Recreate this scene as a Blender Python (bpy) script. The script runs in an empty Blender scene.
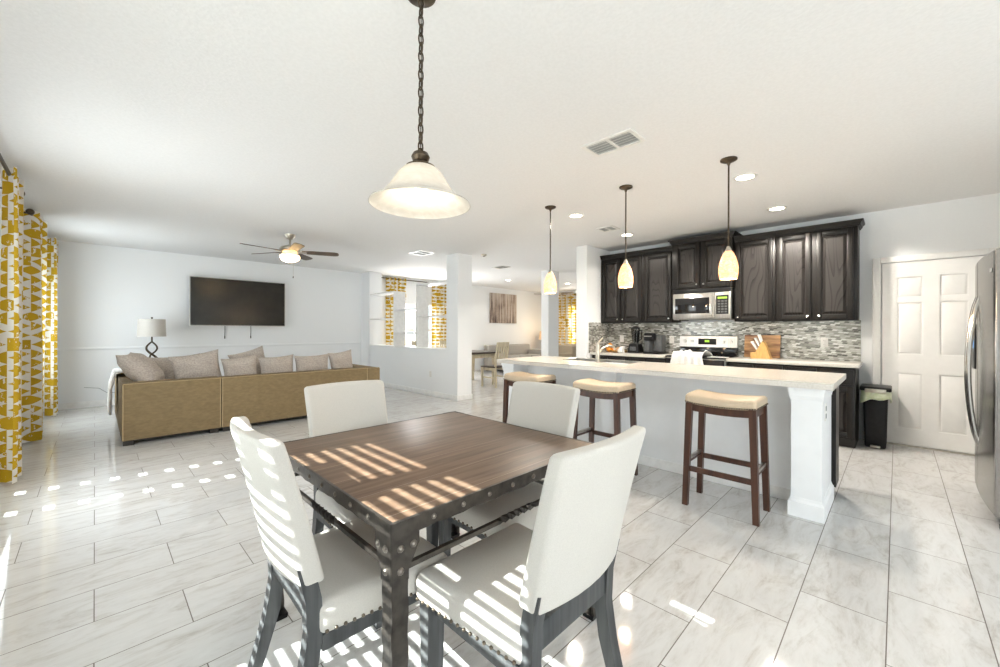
import bpy, bmesh, math, random
from mathutils import Vector, Matrix
random.seed(7)
PI = math.pi
sc = bpy.context.scene
COL = sc.collection

# ---------------------------------------------------------------- camera
cam = bpy.data.objects.new('camera', bpy.data.cameras.new('camera'))
COL.objects.link(cam)
sc.camera = cam
YAW, F_PX, ROLL = math.radians(44.71), 401.0, math.radians(0.17)
cam.data.sensor_width = 36.0
cam.data.lens = F_PX / 1000 * 36.0
cam.data.shift_y = -3.4 / 1000
cam.data.clip_start = 0.02
cam.data.clip_end = 200
cam.matrix_world = (Matrix.Translation((0, 0, 1.27)) @ Matrix.Rotation(YAW - PI / 2, 4, 'Z')
                    @ Matrix.Rotation(PI / 2, 4, 'X') @ Matrix.Rotation(ROLL, 4, 'Z'))

# ---------------------------------------------------------------- exposure, sky, sun, daylight
sc.view_settings.view_transform = 'Standard'
sc.view_settings.look = 'None'
sc.view_settings.exposure = 0.46
sc.view_settings.gamma = 1.0
sc.view_settings.use_curve_mapping = False
sc.cycles.use_denoising = True
sc.cycles.max_bounces = 14
sc.cycles.diffuse_bounces = 8
sc.cycles.glossy_bounces = 5
sc.cycles.sample_clamp_indirect = 6.0
sc.cycles.caustics_reflective = False
sc.cycles.caustics_refractive = False

world = bpy.data.worlds.new('sky')
sc.world = world
world.use_nodes = True
wn, wl = world.node_tree.nodes, world.node_tree.links
wn.clear()
w_out = wn.new('ShaderNodeOutputWorld')
w_bg = wn.new('ShaderNodeBackground')
w_geo = wn.new('ShaderNodeTexCoord')
w_sep = wn.new('ShaderNodeSeparateXYZ')
w_ramp = wn.new('ShaderNodeValToRGB')
w_ramp.color_ramp.elements[0].position = 0.45
w_ramp.color_ramp.elements[0].color = (0.55, 0.56, 0.52, 1)
w_ramp.color_ramp.elements[1].position = 0.62
w_ramp.color_ramp.elements[1].color = (0.80, 0.90, 1.0, 1)
w_map = wn.new('ShaderNodeMapRange')
w_map.inputs[1].default_value = -1
w_map.inputs[2].default_value = 1
wl.new(w_geo.outputs['Generated'], w_sep.inputs[0])
wl.new(w_sep.outputs['Z'], w_map.inputs[0])
wl.new(w_map.outputs[0], w_ramp.inputs[0])
wl.new(w_ramp.outputs[0], w_bg.inputs['Color'])
w_bg.inputs['Strength'].default_value = 1.8
wl.new(w_bg.outputs[0], w_out.inputs['Surface'])


def light(name, kind, loc, energy, color=(1, 1, 1), direction=None, size=None, size_y=None, radius=None):
    d = bpy.data.lights.new(name, kind)
    d.energy = energy
    d.color = color
    if kind == 'AREA':
        d.shape = 'RECTANGLE'
        d.size, d.size_y = size, size_y
    if radius is not None and kind in ('POINT', 'SPOT'):
        d.shadow_soft_size = radius
    o = bpy.data.objects.new(name, d)
    o.location = loc
    if direction is not None:
        o.rotation_euler = Vector(direction).to_track_quat('-Z', 'Y').to_euler()
    COL.objects.link(o)
    return o


sun = light('sun', 'SUN', (-6, 2, 8), 25.0, (1.0, 0.97, 0.93), direction=(1.0, -0.18, -0.73))
sun.data.angle = math.radians(0.4)
# area lamps added inside the room stand in for daylight at its openings
light('added_fill_rear', 'AREA', (1.7, -5.8, 1.25), 24, (0.93, 0.965, 1.0), (0, 1, 0.12), 4.0, 2.2)  # added fill lamp behind the camera, at an invented opening
light('added_fill_side', 'AREA', (-0.5, -3.0, 1.2), 78, (0.93, 0.965, 1.0), (1, 0.22, 0.08), 3.0, 2.0)  # added fill lamp for island and kitchen wall, at an invented opening
light('daylight_window_table', 'AREA', (-0.52, 1.5, 1.3), 3, (0.85, 0.93, 1.0), (1, 0, 0.0), 1.0, 1.3)
light('daylight_glass_door', 'AREA', (-0.50, 4.2, 1.1), 21, (0.88, 0.945, 1.0), (1, 0, 0.06), 1.3, 1.6)
light('daylight_window_sofa', 'AREA', (-0.565, 7.88, 1.2), 28, (0.84, 0.93, 1.0), (1, 0, -0.05), 0.9, 1.6)
light('daylight_window_dining', 'AREA', (6.1, 9.2, 1.25), 72, (0.97, 0.97, 0.98), (0, -1, 0), 1.0, 1.4)
light('daylight_window_lounge', 'AREA', (11.5, 7.4, 1.3), 28, (1.0, 0.95, 0.88), (-1, 0, 0), 1.2, 1.6)

# ---------------------------------------------------------------- mesh builder


class MB:
    def __init__(self):
        self.bm = bmesh.new()
        self.uv = None

    def merge(self, t, warp=None):
        m = {}
        for v in t.verts:
            co = v.co if warp is None else Vector(warp(v.co.x, v.co.y, v.co.z))
            m[v] = self.bm.verts.new(co)
        for f in t.faces:
            try:
                self.bm.faces.new([m[v] for v in f.verts])
            except ValueError:
                pass
        t.free()
        return self

    def box(self, x0, x1, y0, y1, z0, z1, bev=0.0, seg=2, cuts=None, warp=None, mat=None):
        t = bmesh.new()
        bmesh.ops.create_cube(t, size=1)
        for v in t.verts:
            v.co = Vector(((x0 + x1) / 2 + v.co.x * (x1 - x0), (y0 + y1) / 2 + v.co.y * (y1 - y0), (z0 + z1) / 2 + v.co.z * (z1 - z0)))
        if bev > 0:
            bmesh.ops.bevel(t, geom=t.edges[:], offset=bev, segments=seg, affect='EDGES', profile=0.5)
        for ax, n in (cuts or {}).items():
            i = 'xyz'.index(ax)
            lo, hi = ((x0, x1), (y0, y1), (z0, z1))[i]
            no = Vector((0, 0, 0))
            no[i] = 1
            for k in range(1, n):
                p = Vector((0, 0, 0))
                p[i] = lo + (hi - lo) * k / n
                bmesh.ops.bisect_plane(t, geom=t.verts[:] + t.edges[:] + t.faces[:], plane_co=p, plane_no=no)
        if mat is not None:
            bmesh.ops.transform(t, matrix=mat, verts=t.verts[:])
        return self.merge(t, warp)

    def hexa(self, p):
        vs = [self.bm.verts.new(q) for q in p]
        for f in ((3, 2, 1, 0), (4, 5, 6, 7), (0, 1, 5, 4), (1, 2, 6, 5), (2, 3, 7, 6), (3, 0, 4, 7)):
            self.bm.faces.new([vs[i] for i in f])
        return self

    def taper(self, c0, w0, d0, c1, w1, d1):
        """a post from rectangle w0 x d0 about c0 to w1 x d1 about c1"""
        pts = []
        for c, w, d in ((c0, w0, d0), (c1, w1, d1)):
            pts += [(c[0] - w / 2, c[1] - d / 2, c[2]), (c[0] + w / 2, c[1] - d / 2, c[2]), (c[0] + w / 2, c[1] + d / 2, c[2]), (c[0] - w / 2, c[1] + d / 2, c[2])]
        return self.hexa(pts)

    def prism(self, poly, axis, a0, a1):
        def mk(u, v, a):
            return {'x': (a, u, v), 'y': (u, a, v), 'z': (u, v, a)}[axis]
        A = [self.bm.verts.new(mk(u, v, a0)) for u, v in poly]
        B = [self.bm.verts.new(mk(u, v, a1)) for u, v in poly]
        n = len(poly)
        self.bm.faces.new(A)
        self.bm.faces.new(B[::-1])
        for i in range(n):
            self.bm.faces.new([A[i], B[i], B[(i + 1) % n], A[(i + 1) % n]])
        return self

    def tube(self, pts, r, seg=10, closed=False, cap=True):
        pts = [Vector(p) for p in pts]
        n = len(pts)
        rs = r if isinstance(r, (list, tuple)) else [r] * n
        rings = []
        prev = None
        for i, p in enumerate(pts):
            if closed:
                d = pts[(i + 1) % n] - pts[i - 1]
            else:
                d = pts[min(i + 1, n - 1)] - pts[max(i - 1, 0)]
            d.normalize()
            if prev is None:
                a = Vector((0, 0, 1)) if abs(d.z) < 0.9 else Vector((1, 0, 0))
                u = d.cross(a).normalized()
            else:
                u = (prev - d * prev.dot(d)).normalized()
            prev = u
            v = d.cross(u)
            rings.append([self.bm.verts.new(p + (u * math.cos(2 * PI * k / seg) + v * math.sin(2 * PI * k / seg)) * rs[i]) for k in range(seg)])
        for i in range(n if closed else n - 1):
            A, B = rings[i], rings[(i + 1) % n]
            for k in range(seg):
                self.bm.faces.new([A[k], A[(k + 1) % seg], B[(k + 1) % seg], B[k]])
        if cap and not closed:
            self.bm.faces.new(rings[0][::-1])
            self.bm.faces.new(rings[-1])
        return self

    def cyl(self, p0, p1, r0, r1=None, seg=16):
        return self.tube([p0, p1], [r0, r0 if r1 is None else r1], seg)

    def lathe(self, prof, c=(0, 0, 0), seg=32, cap0=True, cap1=True):
        rings = []
        for r, z in prof:
            if r <= 1e-5:
                rings.append([self.bm.verts.new((c[0], c[1], c[2] + z))])
            else:
                rings.append([self.bm.verts.new((c[0] + r * math.cos(2 * PI * k / seg), c[1] + r * math.sin(2 * PI * k / seg), c[2] + z)) for k in range(seg)])
        for A, B in zip(rings, rings[1:]):
            for k in range(seg):
                q = [A[k % len(A)], A[(k + 1) % len(A)], B[(k + 1) % len(B)], B[k % len(B)]]
                q = list(dict.fromkeys(q))
                if len(q) > 2:
                    self.bm.faces.new(q)
        if cap0 and len(rings[0]) > 2:
            self.bm.faces.new(rings[0][::-1])
        if cap1 and len(rings[-1]) > 2:
            self.bm.faces.new(rings[-1])
        return self

    def ball(self, c, r, seg=12, sz=1.0):
        n = 8
        return self.lathe([(r * math.sin(PI * i / n), -r * sz * math.cos(PI * i / n)) for i in range(n + 1)], c, seg)

    def grid(self, fn, nu, nv, uvs=False):
        if uvs and self.uv is None:
            self.uv = self.bm.loops.layers.uv.new('UVMap')
        V = [[self.bm.verts.new(fn(i / nu, j / nv)) for i in range(nu + 1)] for j in range(nv + 1)]
        for j in range(nv):
            for i in range(nu):
                f = self.bm.faces.new([V[j][i], V[j][i + 1], V[j + 1][i + 1], V[j + 1][i]])
                if uvs:
                    for l, (a, b) in zip(f.loops, ((i, j), (i + 1, j), (i + 1, j + 1), (i, j + 1))):
                        l[self.uv].uv = (a / nu, b / nv)
        return self

    def build(self, name, mat, parent=None, sharp=35, flip=True):
        if flip:
            bmesh.ops.recalc_face_normals(self.bm, faces=self.bm.faces[:])
        me = bpy.data.meshes.new(name)
        self.bm.to_mesh(me)
        self.bm.free()
        me.polygons.foreach_set('use_smooth', [True] * len(me.polygons))
        try:
            me.set_sharp_from_angle(angle=math.radians(sharp))
        except Exception:
            pass
        me.materials.append(mat)
        o = bpy.data.objects.new(name, me)
        COL.objects.link(o)
        if parent is not None:
            o.parent = parent
        return o


def tag(o, label, cat, group=None):
    o['label'] = label
    o['category'] = cat
    if group:
        o['group'] = group
    return o


def thing(name, label, cat, loc=(0, 0, 0), rz=0.0, group=None):
    o = bpy.data.objects.new(name, None)
    o.empty_display_size = 0.1
    COL.objects.link(o)
    o.location = loc
    o.rotation_euler = (0, 0, rz)
    return tag(o, label, cat, group)


def struct(o):
    o['kind'] = 'structure'
    return o


def dup(root, loc, rz, label=None):
    r = root.copy()
    COL.objects.link(r)
    r.location = loc
    r.rotation_euler = (0, 0, rz)
    if label:
        r['label'] = label
    for ch in list(root.children):
        c = ch.copy()
        COL.objects.link(c)
        c.parent = r
        for g in list(ch.children):
            d = g.copy()
            COL.objects.link(d)
            d.parent = c
    return r


# ---------------------------------------------------------------- materials


def new_mat(name):
    m = bpy.data.materials.new(name)
    m.use_nodes = True
    nt = m.node_tree
    return m, nt, nt.nodes, nt.links, nt.nodes['Principled BSDF']


def coords(nt, stretch=(1, 1, 1), loc=(0, 0, 0), kind='Object'):
    tc = nt.nodes.new('ShaderNodeTexCoord')
    mp = nt.nodes.new('ShaderNodeMapping')
    mp.inputs['Scale'].default_value = stretch
    mp.inputs['Location'].default_value = loc
    nt.links.new(tc.outputs[kind], mp.inputs[0])
    return mp.outputs[0]


def noise(nt, vec, scale, detail=3.0, rough=0.5, dist=0.0):
    n = nt.nodes.new('ShaderNodeTexNoise')
    n.inputs['Scale'].default_value = scale
    n.inputs['Detail'].default_value = detail
    n.inputs['Roughness'].default_value = rough
    n.inputs['Distortion'].default_value = dist
    nt.links.new(vec, n.inputs['Vector'])
    return n.outputs['Fac']


def ramp(nt, fac, stops):
    r = nt.nodes.new('ShaderNodeValToRGB')
    e = r.color_ramp.elements
    e[0].position, e[0].color = stops[0][0], (*stops[0][1], 1)
    e[1].position, e[1].color = stops[-1][0], (*stops[-1][1], 1)
    for p, c in stops[1:-1]:
        x = e.new(p)
        x.color = (*c, 1)
    nt.links.new(fac, r.inputs[0])
    return r.outputs[0]


def bump(nt, fac, strength, dist=0.01):
    b = nt.nodes.new('ShaderNodeBump')
    b.inputs['Strength'].default_value = strength
    b.inputs['Distance'].default_value = dist
    nt.links.new(fac, b.inputs['Height'])
    return b.outputs[0]


def math_n(nt, op, a, b=None):
    n = nt.nodes.new('ShaderNodeMath')
    n.operation = op
    for i, x in enumerate((a, b)):
        if x is None:
            continue
        if isinstance(x, (int, float)):
            n.inputs[i].default_value = x
        else:
            nt.links.new(x, n.inputs[i])
    return n.outputs[0]


def mixc(nt, fac, a, b):
    n = nt.nodes.new('ShaderNodeMix')
    n.data_type = 'RGBA'
    for sock, x in ((n.inputs[0], fac), (n.inputs[6], a), (n.inputs[7], b)):
        if isinstance(x, (int, float)):
            sock.default_value = x
        elif isinstance(x, tuple):
            sock.default_value = (*x, 1) if len(x) == 3 else x
        else:
            nt.links.new(x, sock)
    return n.outputs[2]


def pmat(name, c1, c2=None, scale=20, stretch=(1, 1, 1), rough=0.5, metal=0.0, bmp=0.0, spec=0.5, emit=None, estr=0.0, detail=3, lo=0.35, hi=0.65, trans=None, bdist=0.002):
    m, nt, N, L, p = new_mat(name)
    c2 = c2 or tuple(x * 0.92 for x in c1)
    v = coords(nt, stretch)
    f = noise(nt, v, scale, detail)
    L.new(ramp(nt, f, [(lo, c2), (hi, c1)]), p.inputs['Base Color'])
    p.inputs['Roughness'].default_value = rough
    p.inputs['Metallic'].default_value = metal
    p.inputs['Specular IOR Level'].default_value = spec
    if bmp:
        L.new(bump(nt, f, bmp, bdist), p.inputs['Normal'])
    if emit:
        p.inputs['Emission Color'].default_value = (*emit, 1)
        p.inputs['Emission Strength'].default_value = estr
    return m


M = {}
M['wall'] = pmat('wall_paint', (0.855, 0.87, 0.88), (0.845, 0.86, 0.87), 60, rough=0.85, bmp=0.05, spec=0.2)
M['ceiling'] = pmat('ceiling_texture', (0.815, 0.815, 0.812), (0.785, 0.785, 0.78), 55, rough=0.9, bmp=0.35, spec=0.1, detail=5, bdist=0.004)
M['trim'] = pmat('white_trim', (0.86, 0.86, 0.85), None, 15, rough=0.45, spec=0.4)
M['door'] = pmat('door_paint', (0.82, 0.815, 0.80), (0.80, 0.795, 0.78), 15, rough=0.42, spec=0.4)
M['island'] = pmat('island_paint', (0.86, 0.87, 0.88), (0.84, 0.85, 0.86), 12, rough=0.5, spec=0.35)
M['counter'] = pmat('stone_counter', (0.70, 0.67, 0.62), (0.62, 0.585, 0.53), 90, rough=0.16, spec=0.5, detail=6)
M['fabric_white'] = pmat('cream_linen', (0.62, 0.597, 0.555), (0.57, 0.547, 0.508), 350, rough=0.95, bmp=0.15, spec=0.15)
M['leg_grey'] = pmat('grey_washed_wood', (0.082, 0.086, 0.088), (0.034, 0.036, 0.039), 35, (1, 1, 0.06), rough=0.5, bmp=0.1)
M['iron'] = pmat('dark_iron', (0.075, 0.065, 0.056), (0.04, 0.034, 0.03), 30, rough=0.36, metal=0.6, bmp=0.25, bdist=0.003)
M['rivet'] = pmat('burnished_rivet', (0.30, 0.27, 0.24), (0.16, 0.14, 0.12), 40, rough=0.3, metal=0.9)
M['nail'] = pmat('antique_nailhead', (0.20, 0.17, 0.13), (0.10, 0.08, 0.06), 60, rough=0.35, metal=0.8)
M['stool_wood'] = pmat('walnut_brown_wood', (0.085, 0.035, 0.020), (0.045, 0.018, 0.011), 25, (1, 1, 0.08), rough=0.32)
M['stool_seat'] = pmat('tan_leather', (0.58, 0.47, 0.34), (0.52, 0.41, 0.29), 120, rough=0.55, bmp=0.1)
M['steel'] = pmat('stainless_steel', (0.60, 0.58, 0.55), (0.52, 0.50, 0.47), 60, (1, 1, 0.02), rough=0.28, metal=1.0)
M['fridge_steel'] = pmat('brushed_steel_door', (0.40, 0.385, 0.365), (0.35, 0.335, 0.315), 60, (0.02, 1, 1), rough=0.24, metal=1.0)
M['chrome'] = pmat('bright_metal', (0.78, 0.77, 0.75), None, 10, rough=0.15, metal=1.0)
M['nickel'] = pmat('brushed_nickel', (0.62, 0.58, 0.50), (0.5, 0.46, 0.39), 20, rough=0.28, metal=1.0)
M['bronze'] = pmat('oil_rubbed_bronze', (0.10, 0.072, 0.045), (0.055, 0.04, 0.026), 30, rough=0.35, metal=0.7)
M['black'] = pmat('black_plastic', (0.012, 0.012, 0.013), (0.008, 0.008, 0.009), 30, rough=0.38, spec=0.25)
M['blackglass'] = pmat('black_glass', (0.012, 0.012, 0.013), (0.008, 0.008, 0.009), 10, rough=0.06, spec=0.6)
M['tvscreen'] = pmat('dark_screen', (0.02, 0.018, 0.014), (0.014, 0.012, 0.010), 6, rough=0.22, spec=0.35)
M['greyplastic'] = pmat('grey_plastic', (0.10, 0.105, 0.11), (0.07, 0.072, 0.075), 30, rough=0.35)
M['whiteplastic'] = pmat('white_plastic', (0.82, 0.81, 0.78), None, 20, rough=0.35)
M['sofa'] = pmat('olive_brown_upholstery', (0.245, 0.178, 0.092), (0.19, 0.137, 0.070), 22, (1, 1, 2.5), rough=0.75, bmp=0.15, spec=0.3, detail=8, lo=0.3, hi=0.7)
M['sofapipe'] = pmat('tan_piping', (0.42, 0.32, 0.18), None, 40, rough=0.7)
M['pillow'] = pmat('taupe_chenille', (0.56, 0.50, 0.445), (0.40, 0.35, 0.31), 55, (1, 1, 1.6), rough=0.95, bmp=0.4, spec=0.1, detail=6)
M['throw'] = pmat('white_knit', (0.84, 0.82, 0.79), (0.70, 0.68, 0.65), 60, (1, 1, 3), rough=0.95, bmp=0.6, spec=0.1, bdist=0.006)
M['darkfoot'] = pmat('dark_foot', (0.02, 0.016, 0.012), None, 20, rough=0.5)
M['towel'] = pmat('white_towel', (0.82, 0.81, 0.79), (0.72, 0.71, 0.69), 90, rough=0.95, bmp=0.3)
M['creamwood'] = pmat('cream_painted_wood', (0.62, 0.55, 0.40), (0.50, 0.43, 0.30), 12, (1, 1, 0.3), rough=0.5)
M['darktop'] = pmat('dark_table_top', (0.06, 0.04, 0.03), None, 12, rough=0.3)
M['greysofa'] = pmat('light_grey_upholstery', (0.42, 0.40, 0.37), (0.36, 0.34, 0.31), 60, rough=0.9, bmp=0.1)
M['beigesofa'] = pmat('beige_upholstery', (0.40, 0.33, 0.24), (0.34, 0.28, 0.20), 60, rough=0.9)
M['block'] = pmat('bamboo', (0.60, 0.36, 0.12), (0.50, 0.28, 0.09), 14, (6, 6, 0.8), rough=0.4)
M['blade'] = pmat('fan_blade_wood', (0.13, 0.085, 0.05), (0.08, 0.05, 0.03), 20, (0.2, 3, 3), rough=0.4)
M['orange'] = pmat('orange_peel', (0.85, 0.33, 0.03), (0.75, 0.26, 0.02), 50, rough=0.45, bmp=0.2)
M['bread'] = pmat('bread_crust', (0.62, 0.38, 0.20), (0.75, 0.55, 0.36), 16, rough=0.8, bmp=0.3)
M['bag'] = pmat('bin_liner', (0.60, 0.66, 0.42), (0.72, 0.76, 0.60), 30, rough=0.4, bmp=0.6, bdist=0.01)
M['leaf'] = pmat('foliage', (0.16, 0.30, 0.06), (0.05, 0.12, 0.02), 12, rough=0.7, bmp=0.5)
M['patio'] = pmat('patio_concrete', (0.55, 0.53, 0.48), (0.45, 0.43, 0.40), 4, rough=0.9)
M['petal'] = pmat('white_petals', (0.85, 0.82, 0.80), None, 30, rough=0.7)
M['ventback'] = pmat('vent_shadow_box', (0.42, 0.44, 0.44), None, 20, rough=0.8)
M['shade_linen'] = pmat('lamp_linen', (0.62, 0.59, 0.54), (0.55, 0.52, 0.48), 200, rough=0.9, bmp=0.1)
M['cord'] = pmat('dark_cord', (0.05, 0.05, 0.05), None, 20, rough=0.6)
M['greycord'] = pmat('pale_cord', (0.42, 0.43, 0.44), None, 20, rough=0.6)
M['bulb'] = pmat('glowing_bulb', (1, 0.9, 0.7), None, 5, rough=0.5, emit=(1.0, 0.80, 0.52), estr=7)
M['downlight'] = pmat('downlight_lens', (1, 0.95, 0.85), None, 5, rough=0.5, emit=(1.0, 0.86, 0.66), estr=16)
M['led'] = pmat('display_glow', (0.1, 0.2, 0.02), None, 40, rough=0.4, emit=(0.45, 0.75, 0.05), estr=0.8)
M['bluelight'] = pmat('dispenser_glow', (0.1, 0.2, 0.4), None, 40, rough=0.4, emit=(0.25, 0.45, 0.7), estr=0.6)


def glow_glass(name, c1, c2, estr, scale, dist, tr=0.5):
    m, nt, N, L, p = new_mat(name)
    v = coords(nt, (1, 1, 1.6))
    f = noise(nt, v, scale, 4, 0.6, dist)
    col = ramp(nt, f, [(0.35, c1), (0.65, c2)])
    L.new(col, p.inputs['Base Color'])
    L.new(col, p.inputs['Emission Color'])
    p.inputs['Emission Strength'].default_value = estr
    p.inputs['Roughness'].default_value = 0.25
    t = N.new('ShaderNodeBsdfTranslucent')
    L.new(col, t.inputs['Color'])
    mx = N.new('ShaderNodeMixShader')
    mx.inputs[0].default_value = tr
    L.new(p.outputs[0], mx.inputs[1])
    L.new(t.outputs[0], mx.inputs[2])
    L.new(mx.outputs[0], N['Material Output'].inputs['Surface'])
    return m


M['alabaster'] = glow_glass('alabaster_glass', (0.74, 0.72, 0.68), (0.82, 0.81, 0.78), 0.02, 14, 1.5, 0.45)
M['pendant_glass'] = glow_glass('amber_swirl_glass', (0.95, 0.62, 0.28), (1.0, 0.86, 0.62), 0.55, 16, 3.0, 0.4)
M['fan_glass'] = glow_glass('fan_bowl_glass', (1.0, 0.82, 0.52), (1.0, 0.92, 0.74), 0.9, 14, 1.0, 0.4)

# floor: polished marble-look tiles in running bond
m, nt, N, L, p = new_mat('marble_tile')
v = coords(nt, (1, 1, 1), (0.3035, -0.028, 0))
br = N.new('ShaderNodeTexBrick')
br.offset = 0.5
br.inputs['Scale'].default_value = 1.0
br.inputs['Brick Width'].default_value = 0.607
br.inputs['Row Height'].default_value = 0.3055
br.inputs['Mortar Size'].default_value = 0.0021
br.inputs['Mortar Smooth'].default_value = 0.1
br.inputs['Color1'].default_value = (0.0, 0.0, 0.0, 1)
br.inputs['Color2'].default_value = (1.0, 1.0, 1.0, 1)
br.inputs['Mortar'].default_value = (0.5, 0.5, 0.5, 1)
L.new(v, br.inputs['Vector'])
sepb = N.new('ShaderNodeSeparateColor')
L.new(br.outputs['Color'], sepb.inputs[0])
v2 = coords(nt, (1, 1, 1))
off = N.new('ShaderNodeVectorMath')
off.operation = 'MULTIPLY_ADD'
cmb = N.new('ShaderNodeCombineXYZ')
L.new(sepb.outputs[0], cmb.inputs[0])
L.new(sepb.outputs[0], cmb.inputs[1])
L.new(sepb.outputs[0], cmb.inputs[2])
L.new(cmb.outputs[0], off.inputs[0])
off.inputs[1].default_value = (7, 3, 5)
st = N.new('ShaderNodeMapping')
st.inputs['Scale'].default_value = (1.0, 3.2, 1)
st.inputs['Rotation'].default_value = (0, 0, 0.35)
L.new(v2, st.inputs[0])
L.new(st.outputs[0], off.inputs[2])
vein = noise(nt, off.outputs[0], 2.9, 10, 0.70, 1.3)
fine = noise(nt, off.outputs[0], 14.0, 8, 0.70, 0.6)
veins = math_n(nt, 'MULTIPLY_ADD', fine, 0.35)
nt.nodes[-1].inputs[2].default_value = 0.0
vsum = math_n(nt, 'ADD', math_n(nt, 'MULTIPLY', vein, 0.72), math_n(nt, 'MULTIPLY', fine, 0.28))
colr = ramp(nt, vsum, [(0.36, (0.50, 0.48, 0.455)), (0.44, (0.60, 0.59, 0.575)), (0.51, (0.655, 0.652, 0.645)), (0.66, (0.70, 0.702, 0.698))])
shade = math_n(nt, 'ADD', math_n(nt, 'MULTIPLY', sepb.outputs[0], 0.07), 0.95)
tint = N.new('ShaderNodeVectorMath')
tint.operation = 'SCALE'
L.new(colr, tint.inputs[0])
L.new(shade, tint.inputs['Scale'])
fc = mixc(nt, br.outputs['Fac'], tint.outputs[0], (0.13, 0.11, 0.095))
L.new(fc, p.inputs['Base Color'])
rr = math_n(nt, 'ADD', math_n(nt, 'MULTIPLY', br.outputs['Fac'], 0.5), 0.055)
L.new(rr, p.inputs['Roughness'])
p.inputs['Specular IOR Level'].default_value = 0.55
inv = math_n(nt, 'SUBTRACT', 1.0, br.outputs['Fac'])
L.new(bump(nt, inv, 0.25, 0.002), p.inputs['Normal'])
M['floor'] = m

# dining table top: brown planks along x with a pale joint
m, nt, N, L, p = new_mat('table_planks')
v = coords(nt)
sp = N.new('ShaderNodeSeparateXYZ')
L.new(v, sp.inputs[0])
yy = math_n(nt, 'MULTIPLY', math_n(nt, 'ADD', sp.outputs['Y'], 2.0), 1 / 0.17)
cell = math_n(nt, 'FLOOR', yy)
fr = math_n(nt, 'FRACT', yy)
line = math_n(nt, 'LESS_THAN', fr, 0.018)
cv = N.new('ShaderNodeCombineXYZ')
L.new(math_n(nt, 'ADD', math_n(nt, 'MULTIPLY', sp.outputs['X'], 0.9), math_n(nt, 'MULTIPLY', cell, 3.7)), cv.inputs[0])
L.new(math_n(nt, 'MULTIPLY', sp.outputs['Y'], 14.0), cv.inputs[1])
L.new(math_n(nt, 'MULTIPLY', cell, 1.3), cv.inputs[2])
gr = noise(nt, cv.outputs[0], 2.4, 7, 0.62, 0.6)
tc = ramp(nt, gr, [(0.28, (0.085, 0.050, 0.031)), (0.5, (0.150, 0.095, 0.062)), (0.72, (0.215, 0.145, 0.100))])
L.new(mixc(nt, math_n(nt, 'MULTIPLY', line, 0.45), tc, (0.42, 0.34, 0.27)), p.inputs['Base Color'])
p.inputs['Roughness'].default_value = 0.40
p.inputs['Specular IOR Level'].default_value = 0.32
L.new(bump(nt, gr, 0.06, 0.002), p.inputs['Normal'])
M['planks'] = m


def grain_mat(name, dark, light, scale, rough, coat):
    m, nt, N, L, p = new_mat(name)
    oi = N.new('ShaderNodeObjectInfo')
    v = coords(nt, (1, 1, 0.10))
    w = N.new('ShaderNodeVectorMath')
    w.operation = 'ADD'
    L.new(v, w.inputs[0])
    cc = N.new('ShaderNodeCombineXYZ')
    L.new(math_n(nt, 'MULTIPLY', oi.outputs['Random'], 31.0), cc.inputs[1])
    L.new(cc.outputs[0], w.inputs[1])
    st_ = N.new('ShaderNodeMapping')
    st_.inputs['Scale'].default_value = (1.0, 1.0, 1.25)
    L.new(w.outputs[0], st_.inputs[0])
    base = noise(nt, st_.outputs[0], scale, 1.0, 0.4, 0.35)
    rings = math_n(nt, 'FRACT', math_n(nt, 'MULTIPLY', base, 17.0))
    line_ = math_n(nt, 'MINIMUM', math_n(nt, 'MULTIPLY', rings, 2.6), 1.0)
    fine = noise(nt, w.outputs[0], 60, 4, 0.6, 1.0)
    f = math_n(nt, 'ADD', math_n(nt, 'MULTIPLY', line_, 0.6), math_n(nt, 'MULTIPLY', fine, 0.4))
    L.new(ramp(nt, f, [(0.2, dark), (0.8, light)]), p.inputs['Base Color'])
    p.inputs['Roughness'].default_value = rough
    p.inputs['Coat Weight'].default_value = coat
    p.inputs['Specular IOR Level'].default_value = 0.28
    p.inputs['Coat Roughness'].default_value = 0.25
    return m


M['cab_panel'] = grain_mat('espresso_oak_panel', (0.009, 0.0075, 0.007), (0.037, 0.033, 0.031), 5.0, 0.42, 0.04)
M['cab_frame'] = grain_mat('espresso_oak_frame', (0.006, 0.005, 0.0042), (0.012, 0.0098, 0.0083), 6.0, 0.42, 0.04)
M['board'] = pmat('acacia_wood', (0.60, 0.34, 0.14), (0.13, 0.045, 0.015), 9, (1, 0.35, 1.9), rough=0.4, detail=5)

# mosaic backsplash
m, nt, N, L, p = new_mat('glass_mosaic')
v = coords(nt)
sp = N.new('ShaderNodeSeparateXYZ')
L.new(v, sp.inputs[0])
cb = N.new('ShaderNodeCombineXYZ')
L.new(math_n(nt, 'ADD', math_n(nt, 'ADD', sp.outputs['X'], sp.outputs['Y']), math_n(nt, 'MULTIPLY', sp.outputs['Z'], 0.9)), cb.inputs[0])
L.new(math_n(nt, 'SUBTRACT', sp.outputs['Z'], math_n(nt, 'MULTIPLY', sp.outputs['Y'], 0.10)), cb.inputs[1])
br = N.new('ShaderNodeTexBrick')
br.inputs['Scale'].default_value = 1.0
br.inputs['Brick Width'].default_value = 0.052
br.inputs['Row Height'].default_value = 0.021
br.inputs['Mortar Size'].default_value = 0.0022
br.inputs['Color1'].default_value = (0, 0, 0, 1)
br.inputs['Color2'].default_value = (1, 1, 1, 1)
br.inputs['Mortar'].default_value = (0.4, 0.4, 0.4, 1)
L.new(cb.outputs[0], br.inputs['Vector'])
sb = N.new('ShaderNodeSeparateColor')
L.new(br.outputs['Color'], sb.inputs[0])
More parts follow.
